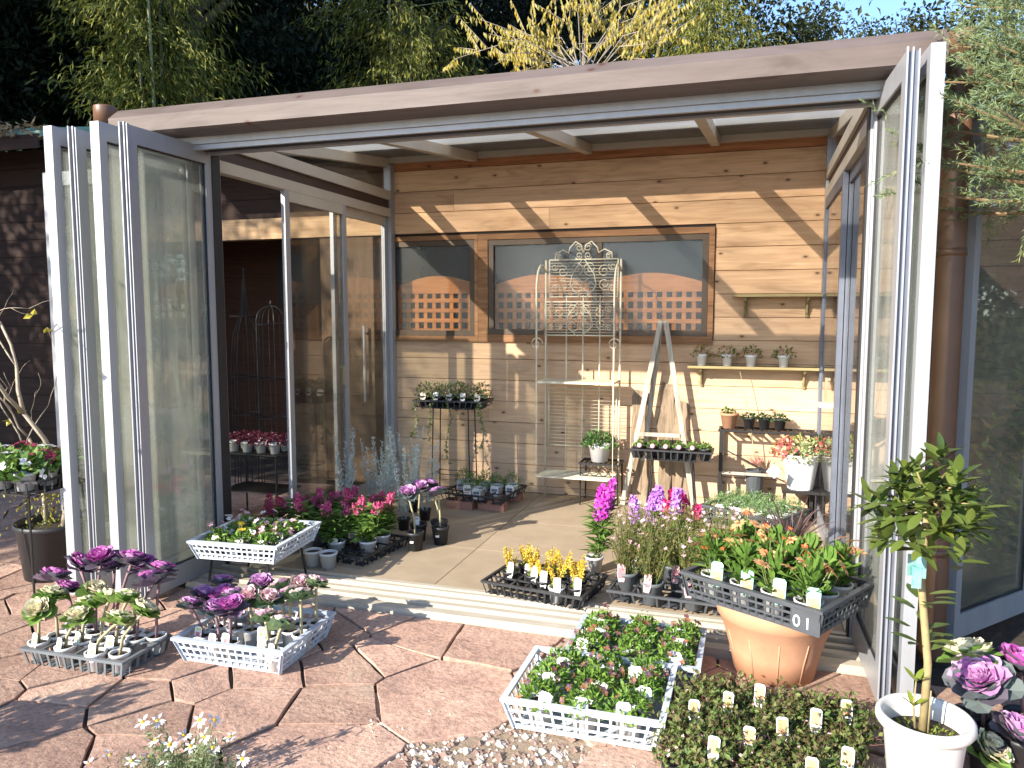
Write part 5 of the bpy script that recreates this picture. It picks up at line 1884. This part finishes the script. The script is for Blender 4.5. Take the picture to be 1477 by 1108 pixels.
wire_panel('upper_panel', 1.57, 1.85, .10, 12)
wire_panel('middle_panel', 1.28, 1.53, -.02, 12)
wire_panel('lower_panel', .42, .86, .10, 16, False)
for x in (-.13, 0.0, .13):
    tubeo('upright', [(x, .105, .22), (x, .105, 1.58)], .0055)
crest = MB()
for sx in (-1, 1):
    crest.tube([(sx * .22, .10, 1.85), (sx * .215, .10, 1.90), (sx * .16, .10, 1.925), (sx * .115, .10, 1.90), (sx * .105, .10, 1.94), (sx * .06, .10, 1.985), (sx * .02, .10, 1.96), (0, .10, 1.90)], .0055, 5)
    crest.tube(spiral(sx * .035, 1.94, .032, 1.4, .5, .10, sx), .004, 4)
    crest.tube(spiral(sx * .035, 1.88, .03, -1.4, -.5, .10, sx), .004, 4)
    crest.tube(spiral(sx * .19, 1.875, .022, 1.4, .5, .10, sx), .004, 4)
crest.build('crest_scrolls', CREAMI, rk, True)
MB().box(X0 + .005, X1 - .005, -.155, .105, .925, .94).build('shelf', CREAMI, rk)
bs = MB()
for q in range(15):
    y = -.15 + .25 * q / 14
    bs.box(X0 + .005, X1 - .005, y - .006, y + .006, .212, .222)
bs.build('bottom_shelf', CREAMI, rk)
for sx, x in ((-1, X0), (1, X1)):
    tubeo('side_scroll', spiral(x, 1.22, .05, 1.2, 0, -.16), .004, 4)

# ================================================================== 20. wooden easel, plank, driftwood
es = thing('wooden_easel', 'bleached wooden A-frame easel leaning on the board wall', 'easel', (2.30, -.14, FZ))
apex = ony(957, 463, -.14) - np.array((2.30, -.14, FZ))
for e in ((-.27, -.03, 0), (.26, -.03, 0), (-.17, .09, 0)):
    a = apex + np.array((np.sign(e[0]) * .018, e[1] * .3, 0))
    MB().bar(np.array(e, float) + np.array((0, 0, .001)), a, .036, .02, up=(0, 1, 0)).build('leg', GREYW, es)
MB().bar((-.15, -.045, .55), (.145, -.045, .55), .012, .028, up=(0, 0, 1)).build('crossbar', GREYW, es)


def plank(label, x, y, w, h, lean, cat, mat=DRIFT, seed=0, tk=.02):
    rg = np.random.default_rng(seed)
    k = 9
    V = []
    for yy in (0, tk):
        for i in range(k):
            f = i / (k - 1)
            z = h * f
            if i == k - 1:
                z *= .93
            jw = w / 2 * (1 + rg.normal(0, .09)) * (.75 if i == k - 1 else 1)
            sh_ = rg.normal(0, .008)
            V += [(-jw + sh_, yy + lean * f + rg.normal(0, .004), z), (jw + sh_, yy + lean * f + rg.normal(0, .004), z * (1 - .03 * (i == k - 1)))]
    F = [(2 * i, 2 * i + 1, 2 * i + 3, 2 * i + 2) for i in range(k - 1)]
    n_ = 2 * k
    F += [(n_ + 2 * i + 2, n_ + 2 * i + 3, n_ + 2 * i + 1, n_ + 2 * i) for i in range(k - 1)]
    F += [(2 * i, 2 * i + 2, n_ + 2 * i + 2, n_ + 2 * i) for i in range(k - 1)] + [(2 * i + 3, 2 * i + 1, n_ + 2 * i + 1, n_ + 2 * i + 3) for i in range(k - 1)]
    F += [(0, n_, n_ + 1, 1), (2 * k - 2, 2 * k - 1, n_ + 2 * k - 1, n_ + 2 * k - 2)]
    o = MB().add(V, F).build('driftwood_plank', mat, loc=(x, y, FZ))
    tag(o, label, cat, 'old planks behind the easel')


plank('tan weathered plank with clipped top left of the easel', 2.14, -.10, .12, .93, .07, 'plank', seed=2)
plank('dark split driftwood plank in the middle behind the easel', 2.33, -.07, .10, 1.0, .05, 'plank', seed=3)
plank('pale short driftwood plank leaning behind the easel right leg', 2.44, -.09, .11, .86, .07, 'plank', seed=6)

# ================================================================== 21. wall shelves and white pots
for i, (xa, xb, z, lb) in enumerate(((2.79, 3.39, 1.60, 'empty narrow wall shelf, upper of the two on the board wall'), (2.49, 3.385, 1.085, 'long narrow wall shelf with white pots, lower of the two'))):
    sh_ = thing('wall_shelf', lb, 'shelf', ((xa + xb) / 2, 0, z), 0, 'shelves on the board wall')
    w = xb - xa
    MB().box(-w / 2, w / 2, -.16, -.001, -.018, 0).build('board', SHELFW, sh_)
    for x in (-w / 2 + .09, w / 2 - .09):
        br = MB()
        br.box(x - .01, x + .01, -.022, -.002, -.16, -.019)
        br.box(x - .01, x + .01, -.13, -.023, -.036, -.019)
        br.tube([(x, -.12, -.036), (x, -.055, -.062), (x, -.022, -.14)], .008, 6)
        br.build('bracket', SHELFW, sh_)
for i, x in enumerate((1012, 1049, 1083, 1130)):
    p = ony(x, 522, -.10)
    potted('shelf_plant', 'small plant in a white pot on the lower shelf, %s' % nth(i, 4), 'plant', (p[0], -.10, 1.086), 'shelf', [('foliage', SHELFP[i], True)], 'white pots on the lower shelf', sc=1.15)

# ================================================================== 22. inside left: snapdragons, silver plants, black-potted kale
seed_tray('seedling_tray', 'black tray of pink snapdragons beside the left glass doors', (.70, -1.80, FZ), .38, .46, .06, 4, 5, R(-8), BLACKP)
s22 = [(470, 735, -1.72, 0), (497, 732, -1.62, 0), (530, 742, -1.86, 0), (512, 725, -1.70, 0), (550, 735, -1.72, 0), (455, 728, -1.70, 1), (421, 720, -1.82, 0), (440, 728, -1.9, 0), (372, 722, -1.95, 1), (405, 730, -1.78, 1)]
s22 = sorted(s22 + [(485, 750, -1.92, 0), (545, 752, -1.62, 0)])
for i, (x, y, Y, k) in enumerate(s22):
    p = ony(x, y, Y)
    xx = max(.14, p[0])
    potted('snapdragon', '%s snapdragon inside the left glass doors, %s' % (('pink', 'dark red')[k], nth(i, len(s22))), 'flower', (xx, Y, FZ + (.008 if xx > .5 else 0)), 'white10', [('foliage', (SNAPR if k else SNAP)[i % (2 if k else 4)], True)], 'snapdragons by the left doors', 'pale' if i in (6, 8) else None, sc=1.3)
for i, (x, y) in enumerate(((.40, -1.02), (.60, -.84), (.55, -1.20), (.78, -1.02), (.74, -1.28), (.30, -1.30))):
    potted('silver_plant', 'silver-grey upright foliage plant near the left glass doors, %s' % ['second row left', 'back row middle', 'third row middle', 'back row right', 'front row right', 'front row left'][i], 'plant', (x, y, FZ), 'black9', [('foliage', SILVER[i % 3], True)], 'silver foliage plants by the left doors', sc=1.15)
for i, (x, y, hx, hy) in enumerate(((1.00, -1.66, 588, 712), (1.10, -1.50, 632, 712), (.94, -1.48, 606, 704), (1.04, -1.38, 620, 700))):
    k_ = kale('violet', (x, y), FZ, ony(hx, hy, y), 'dark green kale in tall black pot on the tile floor, %s' % ('front left', 'front right', 'back left', 'back right')[i], 'kale in tall black pots', pot='black11', stem=STEMP, tagk='long' if i == 2 else None, hs=.95)
    if i < 2:
        MB().box(-.012, .012, -.0535, -.0525, .055, .068).build('price_sticker', TAGW, k_)

# ================================================================== 23. left outside: bare tree in black pot, cyclamen stand
bt = thing('bare_shrub', 'leafless branching shrub in a big black pot at the left edge', 'shrub', (-.78, -2.60, 0))
MB().lathe([(.165, 0), (.195, .28), (.205, .285), (.205, .31), (.195, .31), (.19, .27)], 32, close=True).build('pot', BLACKP, bt, True)
MB().disc((0, 0, .27), .19, 24).build('soil', POTSOIL, bt)
ms = MB()
mound(ms, 120, .17, .03, .02, .01, np.random.default_rng(8), z0=.268)
ms.build('moss', YG, bt, stuff=True)
tw = MB()
rt_ = np.random.default_rng(17)


def branch(p, d, L, r, depth, mb, tips):
    pts = [p]
    for k in range(4):
        d = unit(d + rt_.normal(0, .16, 3) + np.array((0, 0, .05)))
        p = p + d * L / 4
        pts.append(p)
    mb.tube(pts, np.linspace(r, r * .6, 5), 6 if depth < 2 else 4)
    tips.append(p)
    if depth < 5:
        for q in range(2 if depth else 3):
            branch(pts[2 if q == 1 else 4], unit(d + rt_.normal(0, .42, 3)), L * rt_.uniform(.6, .85), r * .58, depth + 1, mb, tips)


tips = []
branch(np.array((.06, 0, .27)), np.array((.0, 0, 1.0)), .72, .019, 0, tw, tips)
branch(np.array((-.10, .03, .27)), np.array((-.12, 0, 1.0)), .5, .014, 1, tw, tips)
tw.build('branches', surf('pale_grey_bark', (0.46, 0.38, 0.28), (0.3, 0.24, 0.17), rough=.85, scale=30), bt, True)
lv = MB()
n = 260
P = np.array((-.06, -.02, .45)) + rt_.normal(0, .09, (n, 3)) * np.array((1.3, 1, 1.1))
lv.leaves(P, rt_.normal(0, 1, (n, 3)) + np.array((0, 0, .6)), rt_.normal(0, 1, (n, 3)), .025, .012)
tt = np.array(tips)[::5]
tt = np.repeat(tt, 2, 0)
lv.leaves(tt, rt_.normal(0, 1, (len(tt), 3)), rt_.normal(0, 1, (len(tt), 3)), .045, .03)
lv.build('foliage', leafm('autumn_yellow_leaves', [(0.4, 0.36, 0.04), (0.5, 0.4, 0.05), (0.25, 0.28, 0.05)]), bt, stuff=True)

c23 = onz(38, 690, .60)
st = thing('plant_stand', 'thin black iron stand carrying the cyclamen tray at the left edge', 'plant stand', (c23[0], c23[1], 0))
for x in (-.20, .20):
    for y in (-.16, .16):
        MB().tube([(x * 1.1, y * 1.1, .001), (x, y, .56)], .006).build('leg', IRON, st)
MB().box(-.23, .23, -.19, .19, .561, .567).build('shelf', IRON, st)
seed_tray('seedling_tray', 'black tray of cyclamens on the iron stand at the left edge', (c23[0], c23[1], .568), .50, .42, .07, 4, 4, R(8), BLACKP)
ck = [('pink', 'white', 'white'), ('white', 'white', 'wine'), ('wine', 'white', 'wine')]
for j in range(3):
    for i in range(3):
        potted('cyclamen', '%s cyclamen at the left edge, %s of the %s row' % (ck[j][i] if ck[j][i] != 'pink' else 'coral', nth(i, 3), rown[j]), 'cyclamen', (c23[0] + (i - 1) * .15, c23[1] + (j - 1) * .13, .577), 'white10', [('foliage', CYC[ck[j][i]][(i + j) % 2], True)], 'cyclamens on the left stand', 'pink' if (i, j) == (1, 0) else None, sc=1.45)

# ================================================================== 24. outside the left doors: red plants on a stand, iron obelisks
c24 = (-.43, -1.2)
st = thing('plant_stand', 'black stand with red leaved plants seen through the left opening', 'plant stand', (*c24, 0))
for x in (-.2, .2):
    for y in (-.1, .1):
        MB().tube([(x, y, .001), (x, y, .47)], .007).build('leg', IRON, st)
MB().box(-.24, .24, -.14, .14, .471, .478).build('shelf', IRON, st)
MB().box(-.24, .24, -.14, .14, .20, .21).build('lower_shelf', IRON, st)
for j in range(2):
    for i in range(4):
        potted('red_leaf_plant', 'wine-red plant outside the left doors, %s of the %s row' % (nth(i, 4), ('front', 'back')[j]), 'plant', (c24[0] + (i - 1.5) * .115, c24[1] + (j - .5) * .13, .479), 'white9', [('foliage', WINEB[(i + j) % 3], True)], 'red leafed plants outside the left doors', sc=1.1)


def obelisk(label, x, y, r, h, pointed):
    t = thing('garden_obelisk', label, 'obelisk', (x, y, 0), 0, 'iron obelisks in the shed bay')
    n_ = 8
    bars = MB()
    for q in range(n_):
        a = q * 6.2832 / n_
        c0, s0 = math.cos(a), math.sin(a)
        if pointed:
            pts = [(r * c0, r * s0, .001), (r * c0, r * s0, h * .6), (r * .8 * c0, r * .8 * s0, h * .72), (r * .25 * c0, r * .25 * s0, h * .82), (0, 0, h)]
        else:
            pts = [(r * c0, r * s0, .001), (r * c0, r * s0, h * .82)] + [(r * c0 * math.cos(f), r * s0 * math.cos(f), h * .82 + r * math.sin(f)) for f in (.4, .8, 1.2, 1.57)]
        bars.tube(pts, .005, 4)
    bars.build('bars', IRON, t)
    for z in (.3, .62, .94, h * .8):
        ring = [(r * math.cos(k * .3927), r * math.sin(k * .3927), z) for k in range(17)]
        MB().tube(ring, .005, 4).build('ring', IRON, t)
    MB().lathe([(0, h * .82 + r if not pointed else h), (.012, h * .82 + r + .02 if not pointed else h + .02), (0, h * .82 + r + .05 if not pointed else h + .05)], 8).build('finial', IRON, t)


obelisk('round-topped black iron obelisk seen through the left opening', -.76, -.55, .115, 1.72, False)
obelisk('pointed black iron obelisk behind the round-topped one', -1.12, -.4, .12, 1.8, True)
# ================================================================== hill, wood, trees
rf = np.random.default_rng(77)


def hz(x, y):
    """height of the wooded slope behind the house"""
    f = np.clip((y - 7) / 16, 0, 1)
    side_ = np.clip((9.0 - x) / 12, .12, 1)
    return -.03 + 6.5 * f * f * (3 - 2 * f) * side_


gx, gy = np.linspace(-45, 40, 60), np.linspace(6.9, 60, 40)
GX, GY = np.meshgrid(gx, gy)
GZ = hz(GX, GY) + np.where(GY > 8, rf.normal(0, .12, GX.shape), -.01)
V = np.stack([GX, GY, GZ], 2).reshape(-1, 3)
F = [(j * 60 + i, j * 60 + i + 1, (j + 1) * 60 + i + 1, (j + 1) * 60 + i) for j in range(39) for i in range(59)]
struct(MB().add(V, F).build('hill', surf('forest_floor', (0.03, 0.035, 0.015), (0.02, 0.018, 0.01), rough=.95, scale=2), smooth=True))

BARK = surf('dark_bark', (0.09, 0.065, 0.045), (0.04, 0.03, 0.02), rough=.9, scale=12)
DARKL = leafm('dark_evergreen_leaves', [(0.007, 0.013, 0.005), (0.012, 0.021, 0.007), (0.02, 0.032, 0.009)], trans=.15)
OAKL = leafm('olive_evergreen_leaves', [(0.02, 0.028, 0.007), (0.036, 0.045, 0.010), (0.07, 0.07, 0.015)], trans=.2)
BAMB = leafm('bamboo_leaves', [(0.05, 0.065, 0.012), (0.13, 0.145, 0.02), (0.26, 0.245, 0.04), (0.035, 0.05, 0.010)], trans=.25)


def crown_me(rg, n, ncl, Rx, Rz, L, W, cl, drp=0.3, mat=DARKL, kind='crown'):
    """leaves gathered in clumps through an uneven crown volume"""
    mb = MB()
    c = rg.normal(0, 1, (ncl, 3))
    c = unit(c) * (rg.uniform(.25, 1, (ncl, 1)) ** .5) * np.array((Rx, Rx, Rz))
    q = rg.integers(0, ncl, n)
    P = c[q] + rg.normal(0, cl, (n, 3)) * np.array((1, 1, .55))
    D = unit(P) * .5 + rg.normal(0, .8, (n, 3)) - np.array((0, 0, drp))
    mb.leaves(P, D, rg.normal(0, .6, (n, 3)) + np.array((0, 0, 1)), L * rg.uniform(.7, 1.3, n), W * rg.uniform(.7, 1.3, n))
    return mb.mesh(kind, mat)


def trunk_me(rg, h, r, lean=.1, nb=7, Rx=1.5):
    mb = MB()
    top = np.array((rg.normal(0, lean), rg.normal(0, lean), h))
    mb.tube([(0, 0, -.3), top * .5 + rg.normal(0, .08, 3), top], [r, r * .75, r * .4], 8)
    for i in range(nb):
        p = top * rg.uniform(.45, .95)
        a = rg.uniform(0, 6.28)
        e = p + np.array((math.cos(a) * Rx * .7, math.sin(a) * Rx * .7, rg.uniform(.2, 1.2)))
        mb.tube([p, (p + e) / 2 + np.array((0, 0, .1)), e], [r * .35, r * .22, r * .1], 5)
    return mb.mesh('trunk', BARK, True)


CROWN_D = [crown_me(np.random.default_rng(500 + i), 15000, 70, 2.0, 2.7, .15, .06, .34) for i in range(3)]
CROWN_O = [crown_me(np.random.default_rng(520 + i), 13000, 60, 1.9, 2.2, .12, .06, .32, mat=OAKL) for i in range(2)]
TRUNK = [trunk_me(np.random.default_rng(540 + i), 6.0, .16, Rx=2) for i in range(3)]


def wood_tree(name, label, x, y, h, crown, s, group, cat='tree', ts=1.0):
    t = thing(name, label, cat, (x, y, float(hz(np.array(x), np.array(y)))), random.uniform(0, 6.28), group)
    link('trunk', random.choice(TRUNK), t, sc=(ts, ts, h / 6.0))
    o = link('crown', crown, t, (0, 0, h), True)
    o.scale = (s, s, s * random.uniform(.9, 1.2))
    return t


def at(px, dist):
    d = ray(px, 300)
    k = dist / math.hypot(d[0], d[1])
    return CAM[0] + d[0] * k, CAM[1] + d[1] * k


# the dark wood: rows of evergreens
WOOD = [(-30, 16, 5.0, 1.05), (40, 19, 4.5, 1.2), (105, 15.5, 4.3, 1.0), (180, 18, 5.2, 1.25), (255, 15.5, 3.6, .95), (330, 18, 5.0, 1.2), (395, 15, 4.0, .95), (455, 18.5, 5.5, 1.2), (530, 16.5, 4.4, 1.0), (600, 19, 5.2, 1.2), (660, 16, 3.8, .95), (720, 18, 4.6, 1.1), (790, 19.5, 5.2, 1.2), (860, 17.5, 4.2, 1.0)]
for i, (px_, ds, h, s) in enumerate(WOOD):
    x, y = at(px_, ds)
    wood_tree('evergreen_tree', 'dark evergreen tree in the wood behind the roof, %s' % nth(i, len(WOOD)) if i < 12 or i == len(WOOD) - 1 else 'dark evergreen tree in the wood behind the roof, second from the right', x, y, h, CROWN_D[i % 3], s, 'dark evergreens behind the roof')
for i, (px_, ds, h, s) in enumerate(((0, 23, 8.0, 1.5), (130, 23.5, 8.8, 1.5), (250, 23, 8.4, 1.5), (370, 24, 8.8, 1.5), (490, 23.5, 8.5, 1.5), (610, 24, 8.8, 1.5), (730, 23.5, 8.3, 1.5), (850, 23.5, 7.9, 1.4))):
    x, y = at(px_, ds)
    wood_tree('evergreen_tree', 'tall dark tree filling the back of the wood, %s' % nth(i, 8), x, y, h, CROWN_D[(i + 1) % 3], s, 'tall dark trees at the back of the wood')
for i, (px_, ds, h, s, lb) in enumerate(((960, 15.5, 5.0, 1.0, 'olive green tree right of the yellow-leaved tree'), (1055, 15, 5.2, 1.05, 'olive green tree above the middle right of the roof'), (1120, 16.5, 5.6, .75, 'olive green tree bordering the patch of blue sky'), (1262, 12.5, 4.6, .5, 'small glossy tree right of the patch of blue sky'), (1345, 12.5, 4.4, .75, 'glossy tree behind the right end of the fascia'))):
    x, y = at(px_, ds)
    wood_tree('broadleaf_tree', lb, x, y, h, CROWN_O[i % 2], s, 'olive green trees behind the roof', ts=.6)


# bamboo: thin culms with drooping sprays
def bamboo(label, x, y, h, seed, spread, dense=1.0):
    t = thing('bamboo', label, 'bamboo', (x, y, float(hz(np.array(x), np.array(y)))), 0, 'sunlit bamboo behind the roof')
    rg = np.random.default_rng(seed)
    tops = []
    for q in range(3):
        a = rg.uniform(0, 6.28)
        e = np.array((math.cos(a) * .35 * spread, math.sin(a) * .35, h * rg.uniform(.85, 1.05)))
        pts = [np.array((rg.normal(0, .15), rg.normal(0, .15), -.1)), e * .5, e, e + np.array((rg.normal(0, .3), rg.normal(0, .3), .15))]
        MB().tube(pts, [.035, .03, .016, .006], 7).build('culm', surf('bamboo_culm', (0.25, 0.26, 0.12), (0.16, 0.17, 0.08), rough=.5, scale=6), t, True)
        tops.append(pts)
    mb = MB()
    for q in range(int(70 * dense)):
        pts = tops[rg.integers(3)]
        f = rg.uniform(.25, 1)
        p = pts[1] * (1 - f) + pts[2] * f
        a = rg.uniform(0, 6.28)
        L_ = rg.uniform(.5, 1.3) * spread
        e = p + np.array((math.cos(a) * L_, math.sin(a) * L_, rg.uniform(-.35, .25)))
        k = 95
        s_ = rg.uniform(.3, 1.05, k)[:, None]
        P = p + (e - p) * s_ + np.array((0, 0, -.25)) * s_ ** 2 + rg.normal(0, .085, (k, 3))
        D = (e - p) / L_ * .6 + rg.normal(0, .5, (k, 3)) - np.array((0, 0, .7))
        mb.leaves(P, D, rg.normal(0, .7, (k, 3)) + np.array((0, 0, 1)), .12 * rg.uniform(.7, 1.2, k), .02)
    mb.build('leaves', BAMB, t, stuff=True)


x, y = at(235, 11.5)
bamboo('sunlit bamboo clump above the left end of the roof', x, y, 6.4, 1, 1.05, 1.7)
x, y = at(585, 12)
bamboo('sunlit bamboo clump above the middle left of the roof', x, y, 6.8, 2, 1.0, 2.0)
x, y = at(1010, 13)
bamboo('yellowish bamboo clump above the middle right of the roof', x, y, 6.9, 4, .9, 1.5)

# yellow-leaved tree behind the fascia
x, y = at(838, 9.4)
yt = thing('yellow_leaved_tree', 'thin branched tree with hanging yellow autumn leaves above the roof', 'tree', (x, y, -.03))
ry = np.random.default_rng(5)
ym, yl = MB(), MB()
ym.tube([(0, 0, 0), (.03, 0, 2.4), (0, .02, 4.35)], [.06, .05, .035], 7)
for q in range(30):
    a = ry.uniform(-1.25, 1.25)
    L_ = ry.uniform(.8, 1.75)
    b0_ = np.array((0, 0, ry.uniform(4.05, 4.4)))
    dirn = np.array((math.sin(a), ry.normal(0, .3), math.cos(a) * .75))
    pts = [b0_, b0_ + dirn * L_ * .5 + np.array((ry.normal(0, .06), 0, .09)), b0_ + dirn * L_ + np.array((ry.normal(0, .1), 0, -.30 * L_ * abs(math.sin(a))))]
    ym.tube(pts, [.009, .006, .003], 5)
    for w in range(5):
        p0_ = pts[1] + (pts[2] - pts[1]) * ry.uniform(0, 1)
        e = p0_ + (dirn + ry.normal(0, .6, 3)) * ry.uniform(.2, .5)
        ym.tube([p0_, (p0_ + e) / 2, e], [.005, .004, .002], 4)
        pts.append(e)
        if ry.random() < 1.0:
            k = 18
            s_ = np.linspace(.1, 1, k)[:, None]
            side2 = np.where(np.arange(k)[:, None] % 2, 1, -1)
            P = p0_ + (e - p0_) * s_ * 1.15
            D = np.cross(unit(e - p0_), (0, 0, 1)) * side2 * .35 + np.array((0, 0, -1)) + ry.normal(0, .2, (k, 3))
            yl.leaves(P, D, np.array((0, -1, .3)) + ry.normal(0, .4, (k, 3)), .085 * ry.uniform(.7, 1.2, k), .028)
ym.build('branches', surf('grey_twig', (0.35, 0.3, 0.24), (0.2, 0.17, 0.13), rough=.8), yt, True)
yl.build('leaves', leafm('golden_leaves', [(0.40, 0.27, 0.02), (0.46, 0.36, 0.05), (0.30, 0.24, 0.05), (0.5, 0.42, 0.16), (0.25, 0.26, 0.04)], trans=.35), yt, stuff=True)


# conifer at the right edge
def conifer(label, x, y, h, seed, Rr, z0, nb=60, dens=110):
    t = thing('conifer', label, 'conifer', (x, y, -.03), 0, 'feathery conifers at the right edge')
    rg = np.random.default_rng(seed)
    MB().tube([(0, 0, 0), (.02, 0, h * .5), (0, 0, h)], [.06, .04, .01], 8).build('trunk', BARK, t, True)
    bm_, lm_ = MB(), MB()
    for q in range(nb):
        z = z0 + (h - z0) * (q + rg.random()) / nb
        a = q * 2.39996 + rg.normal(0, .2)
        L_ = Rr * (1 - .75 * (z - z0) / (h - z0)) * rg.uniform(.65, 1.1)
        e = np.array((math.cos(a) * L_, math.sin(a) * L_, z + rg.uniform(.05, .3)))
        p = np.array((0, 0, z))
        bm_.tube([p, (p + e) / 2 + np.array((0, 0, -.02)), e], [.01, .006, .002], 4)
        k = dens
        tn = max(5, int(L_ / .035))
        base = rg.uniform(.2, 1.0, tn)
        for f in base:
            c = p + (e - p) * f
            dd = unit(rg.normal(0, .6, 3) + (e - p) / L_ * .9 + np.array((0, 0, .15)))
            tl_ = rg.uniform(.1, .22)
            m_ = 60
            s_ = rg.uniform(0, 1, m_)[:, None]
            P = c + dd * tl_ * s_
            lm_.leaves(P, dd + rg.normal(0, .55, (m_, 3)), rg.normal(0, 1, (m_, 3)), .030 * rg.uniform(.6, 1.2, m_), .0038)
    bm_.build('branches', surf('conifer_twig', (0.3, 0.2, 0.1), (0.2, 0.13, 0.07), rough=.8), t)
    lm_.build('needles', leafm('blue_green_needles', [(0.13, 0.19, 0.10), (0.18, 0.25, 0.13), (0.27, 0.30, 0.10), (0.15, 0.22, 0.15)], trans=.25), t, stuff=True)


conifer('feathery conifer overhanging the right downpipe', 4.15, -2.62, 3.5, 3, .72, 1.85, 230)
conifer('conifer behind the swung-out glass panel at the right', 5.35, .3, 3.6, 9, 1.0, .25, 60)
for q, (x, y, r_, h_, lb) in enumerate(((4.75, -.75, .55, 1.5, 'nearest the downpipe'), (5.5, .6, .8, 2.3, 'second from the downpipe'), (6.4, 1.6, .9, 2.6, 'third from the downpipe'), (7.4, 2.4, 1.0, 2.8, 'farthest from the downpipe'), (5.9, -.9, .7, 1.6, 'low one at the right edge'))):
    sh9 = thing('garden_shrub', 'olive leafy shrub behind the right side glass, ' + lb, 'shrub', (x, y, -.03), 0, 'shrubs behind the right side glass')
    mb = MB()
    mound(mb, 2200, r_, h_, .075, .035, np.random.default_rng(20 + q))
    mb.build('foliage', leafm('shrub_leaves', [(0.04, 0.06, 0.015), (0.07, 0.10, 0.022), (0.13, 0.14, 0.035), (0.12, 0.08, 0.03)]), sh9, stuff=True)
    MB().tube([(0, 0, 0), (0, 0, h_ * .5)], .02).build('stem', BARK, sh9)

# neighbouring dark timber shed with green roof at the left edge
shd = thing('timber_shed', 'dark brown timber shed with mossy green roof at the left edge', 'shed', (0, 0, 0))
for k in range(18):
    MB().box(-7.5, -3.05, -.20, -.17, .02 + k * .165, .02 + k * .165 + .161).build('wall_board', DARKW, shd)
MB().box(-7.5, -3.05, -.168, 2.0, 0, 3.0).build('wall_core', DARKW, shd)
rfm = MB()
V = [(-7.8, -.65, 2.98), (-2.95, -.65, 2.98), (-2.95, 2.4, 3.72), (-7.8, 2.4, 3.72)]
rfm.add(V + [(a, b, c + .05) for a, b, c in V], [(0, 3, 2, 1), (4, 5, 6, 7), (0, 1, 5, 4), (1, 2, 6, 5), (2, 3, 7, 6), (3, 0, 4, 7)])
ro = rfm.build('roof', surf('green_roof_sheet', (0.16, 0.32, 0.24), (0.3, 0.4, 0.3), rough=.5, scale=3), shd)
for k in range(26):
    xx = -7.7 + k * .185
    MB().bar((xx, -.66, 3.045), (xx, 2.4, 3.786), .03, .02).build('roof_rib', MATS['green_roof_sheet'], ro)
MB().box(-7.8, -2.95, -.67, -.655, 2.88, 3.0).build('eave_board', DARKW, shd)
lt = MB()
n = 900
P = np.stack([rf.uniform(-6, -2.95, n), rf.uniform(-.72, -.55, n), 3.04 + rf.normal(0, .03, n)], 1)
lt.leaves(P, rf.normal(0, 1, (n, 3)) * np.array((1, 1, .5)), rf.normal(0, 1, (n, 3)), .09, .02)
lt.build('leaf_litter', leafm('dry_litter', [(0.3, 0.2, 0.1), (0.42, 0.3, 0.17), (0.2, 0.13, 0.07)]), shd, stuff=True)

# tall trees added at the left to keep the wood in shade
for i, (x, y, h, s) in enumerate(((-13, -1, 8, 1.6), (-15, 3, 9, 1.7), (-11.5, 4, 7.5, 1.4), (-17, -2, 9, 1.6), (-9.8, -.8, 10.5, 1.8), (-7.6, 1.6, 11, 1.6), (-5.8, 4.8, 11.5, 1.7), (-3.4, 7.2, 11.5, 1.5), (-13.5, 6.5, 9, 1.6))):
    wood_tree('evergreen_tree', 'tall tree added to shade the wood, %s of its row' % NUM[i], x, y, h, CROWN_D[i % 3], s, 'tall trees added for shade on the wood')

for i, (x, y, h, s, lb) in enumerate(((-7.6, -5.6, 4.0, 1.0, 'unseen evergreen tree added to shade the dark shed, beyond the left edge'), (-9.5, -5.0, 4.5, 1.1, 'second unseen evergreen added to shade the dark shed, beyond the left edge'), (-6.2, -7.2, 4.3, .9, 'third unseen evergreen added to shade the shed bay, beyond the left edge'))):
    wood_tree('evergreen_tree', lb, x, y, h, CROWN_D[i % 3], s, 'unseen trees added to shade the dark shed')  # out-of-view trees added so the shed and left yard stay dark
ys_ = thing('garden_shrub', 'unseen shrub added to cast the shadow at the lower left edge', 'shrub', (-.06, -4.74, 0))  # out-of-view shrub added to cast the shadow across the lower left paving
mb = MB()
mound(mb, 1600, .27, .66, .05, .03, np.random.default_rng(12))
mb.build('foliage', MG, ys_, stuff=True)
MB().tube([(0, 0, 0), (0, 0, .4)], .015).build('stem', BARK, ys_)

# green trees beyond the right edge, mirrored in the swung-out glass
for i, (x, y, h, s_) in enumerate(((9.5, -1.0, 2.6, 1.0), (11.5, 1.8, 3.2, 1.15), (10.5, 4.6, 3.2, 1.15), (8.2, 4.2, 2.6, .9), (13.5, -1.5, 3.6, 1.2))):
    wood_tree('broadleaf_tree', 'olive green tree beyond the right edge, %s' % ('nearest the conifers', 'second one out', 'behind the shrubs', 'closest to the house', 'farthest out')[i], x, y, h, CROWN_O[i % 2], s_, 'trees beyond the right edge', ts=.6)
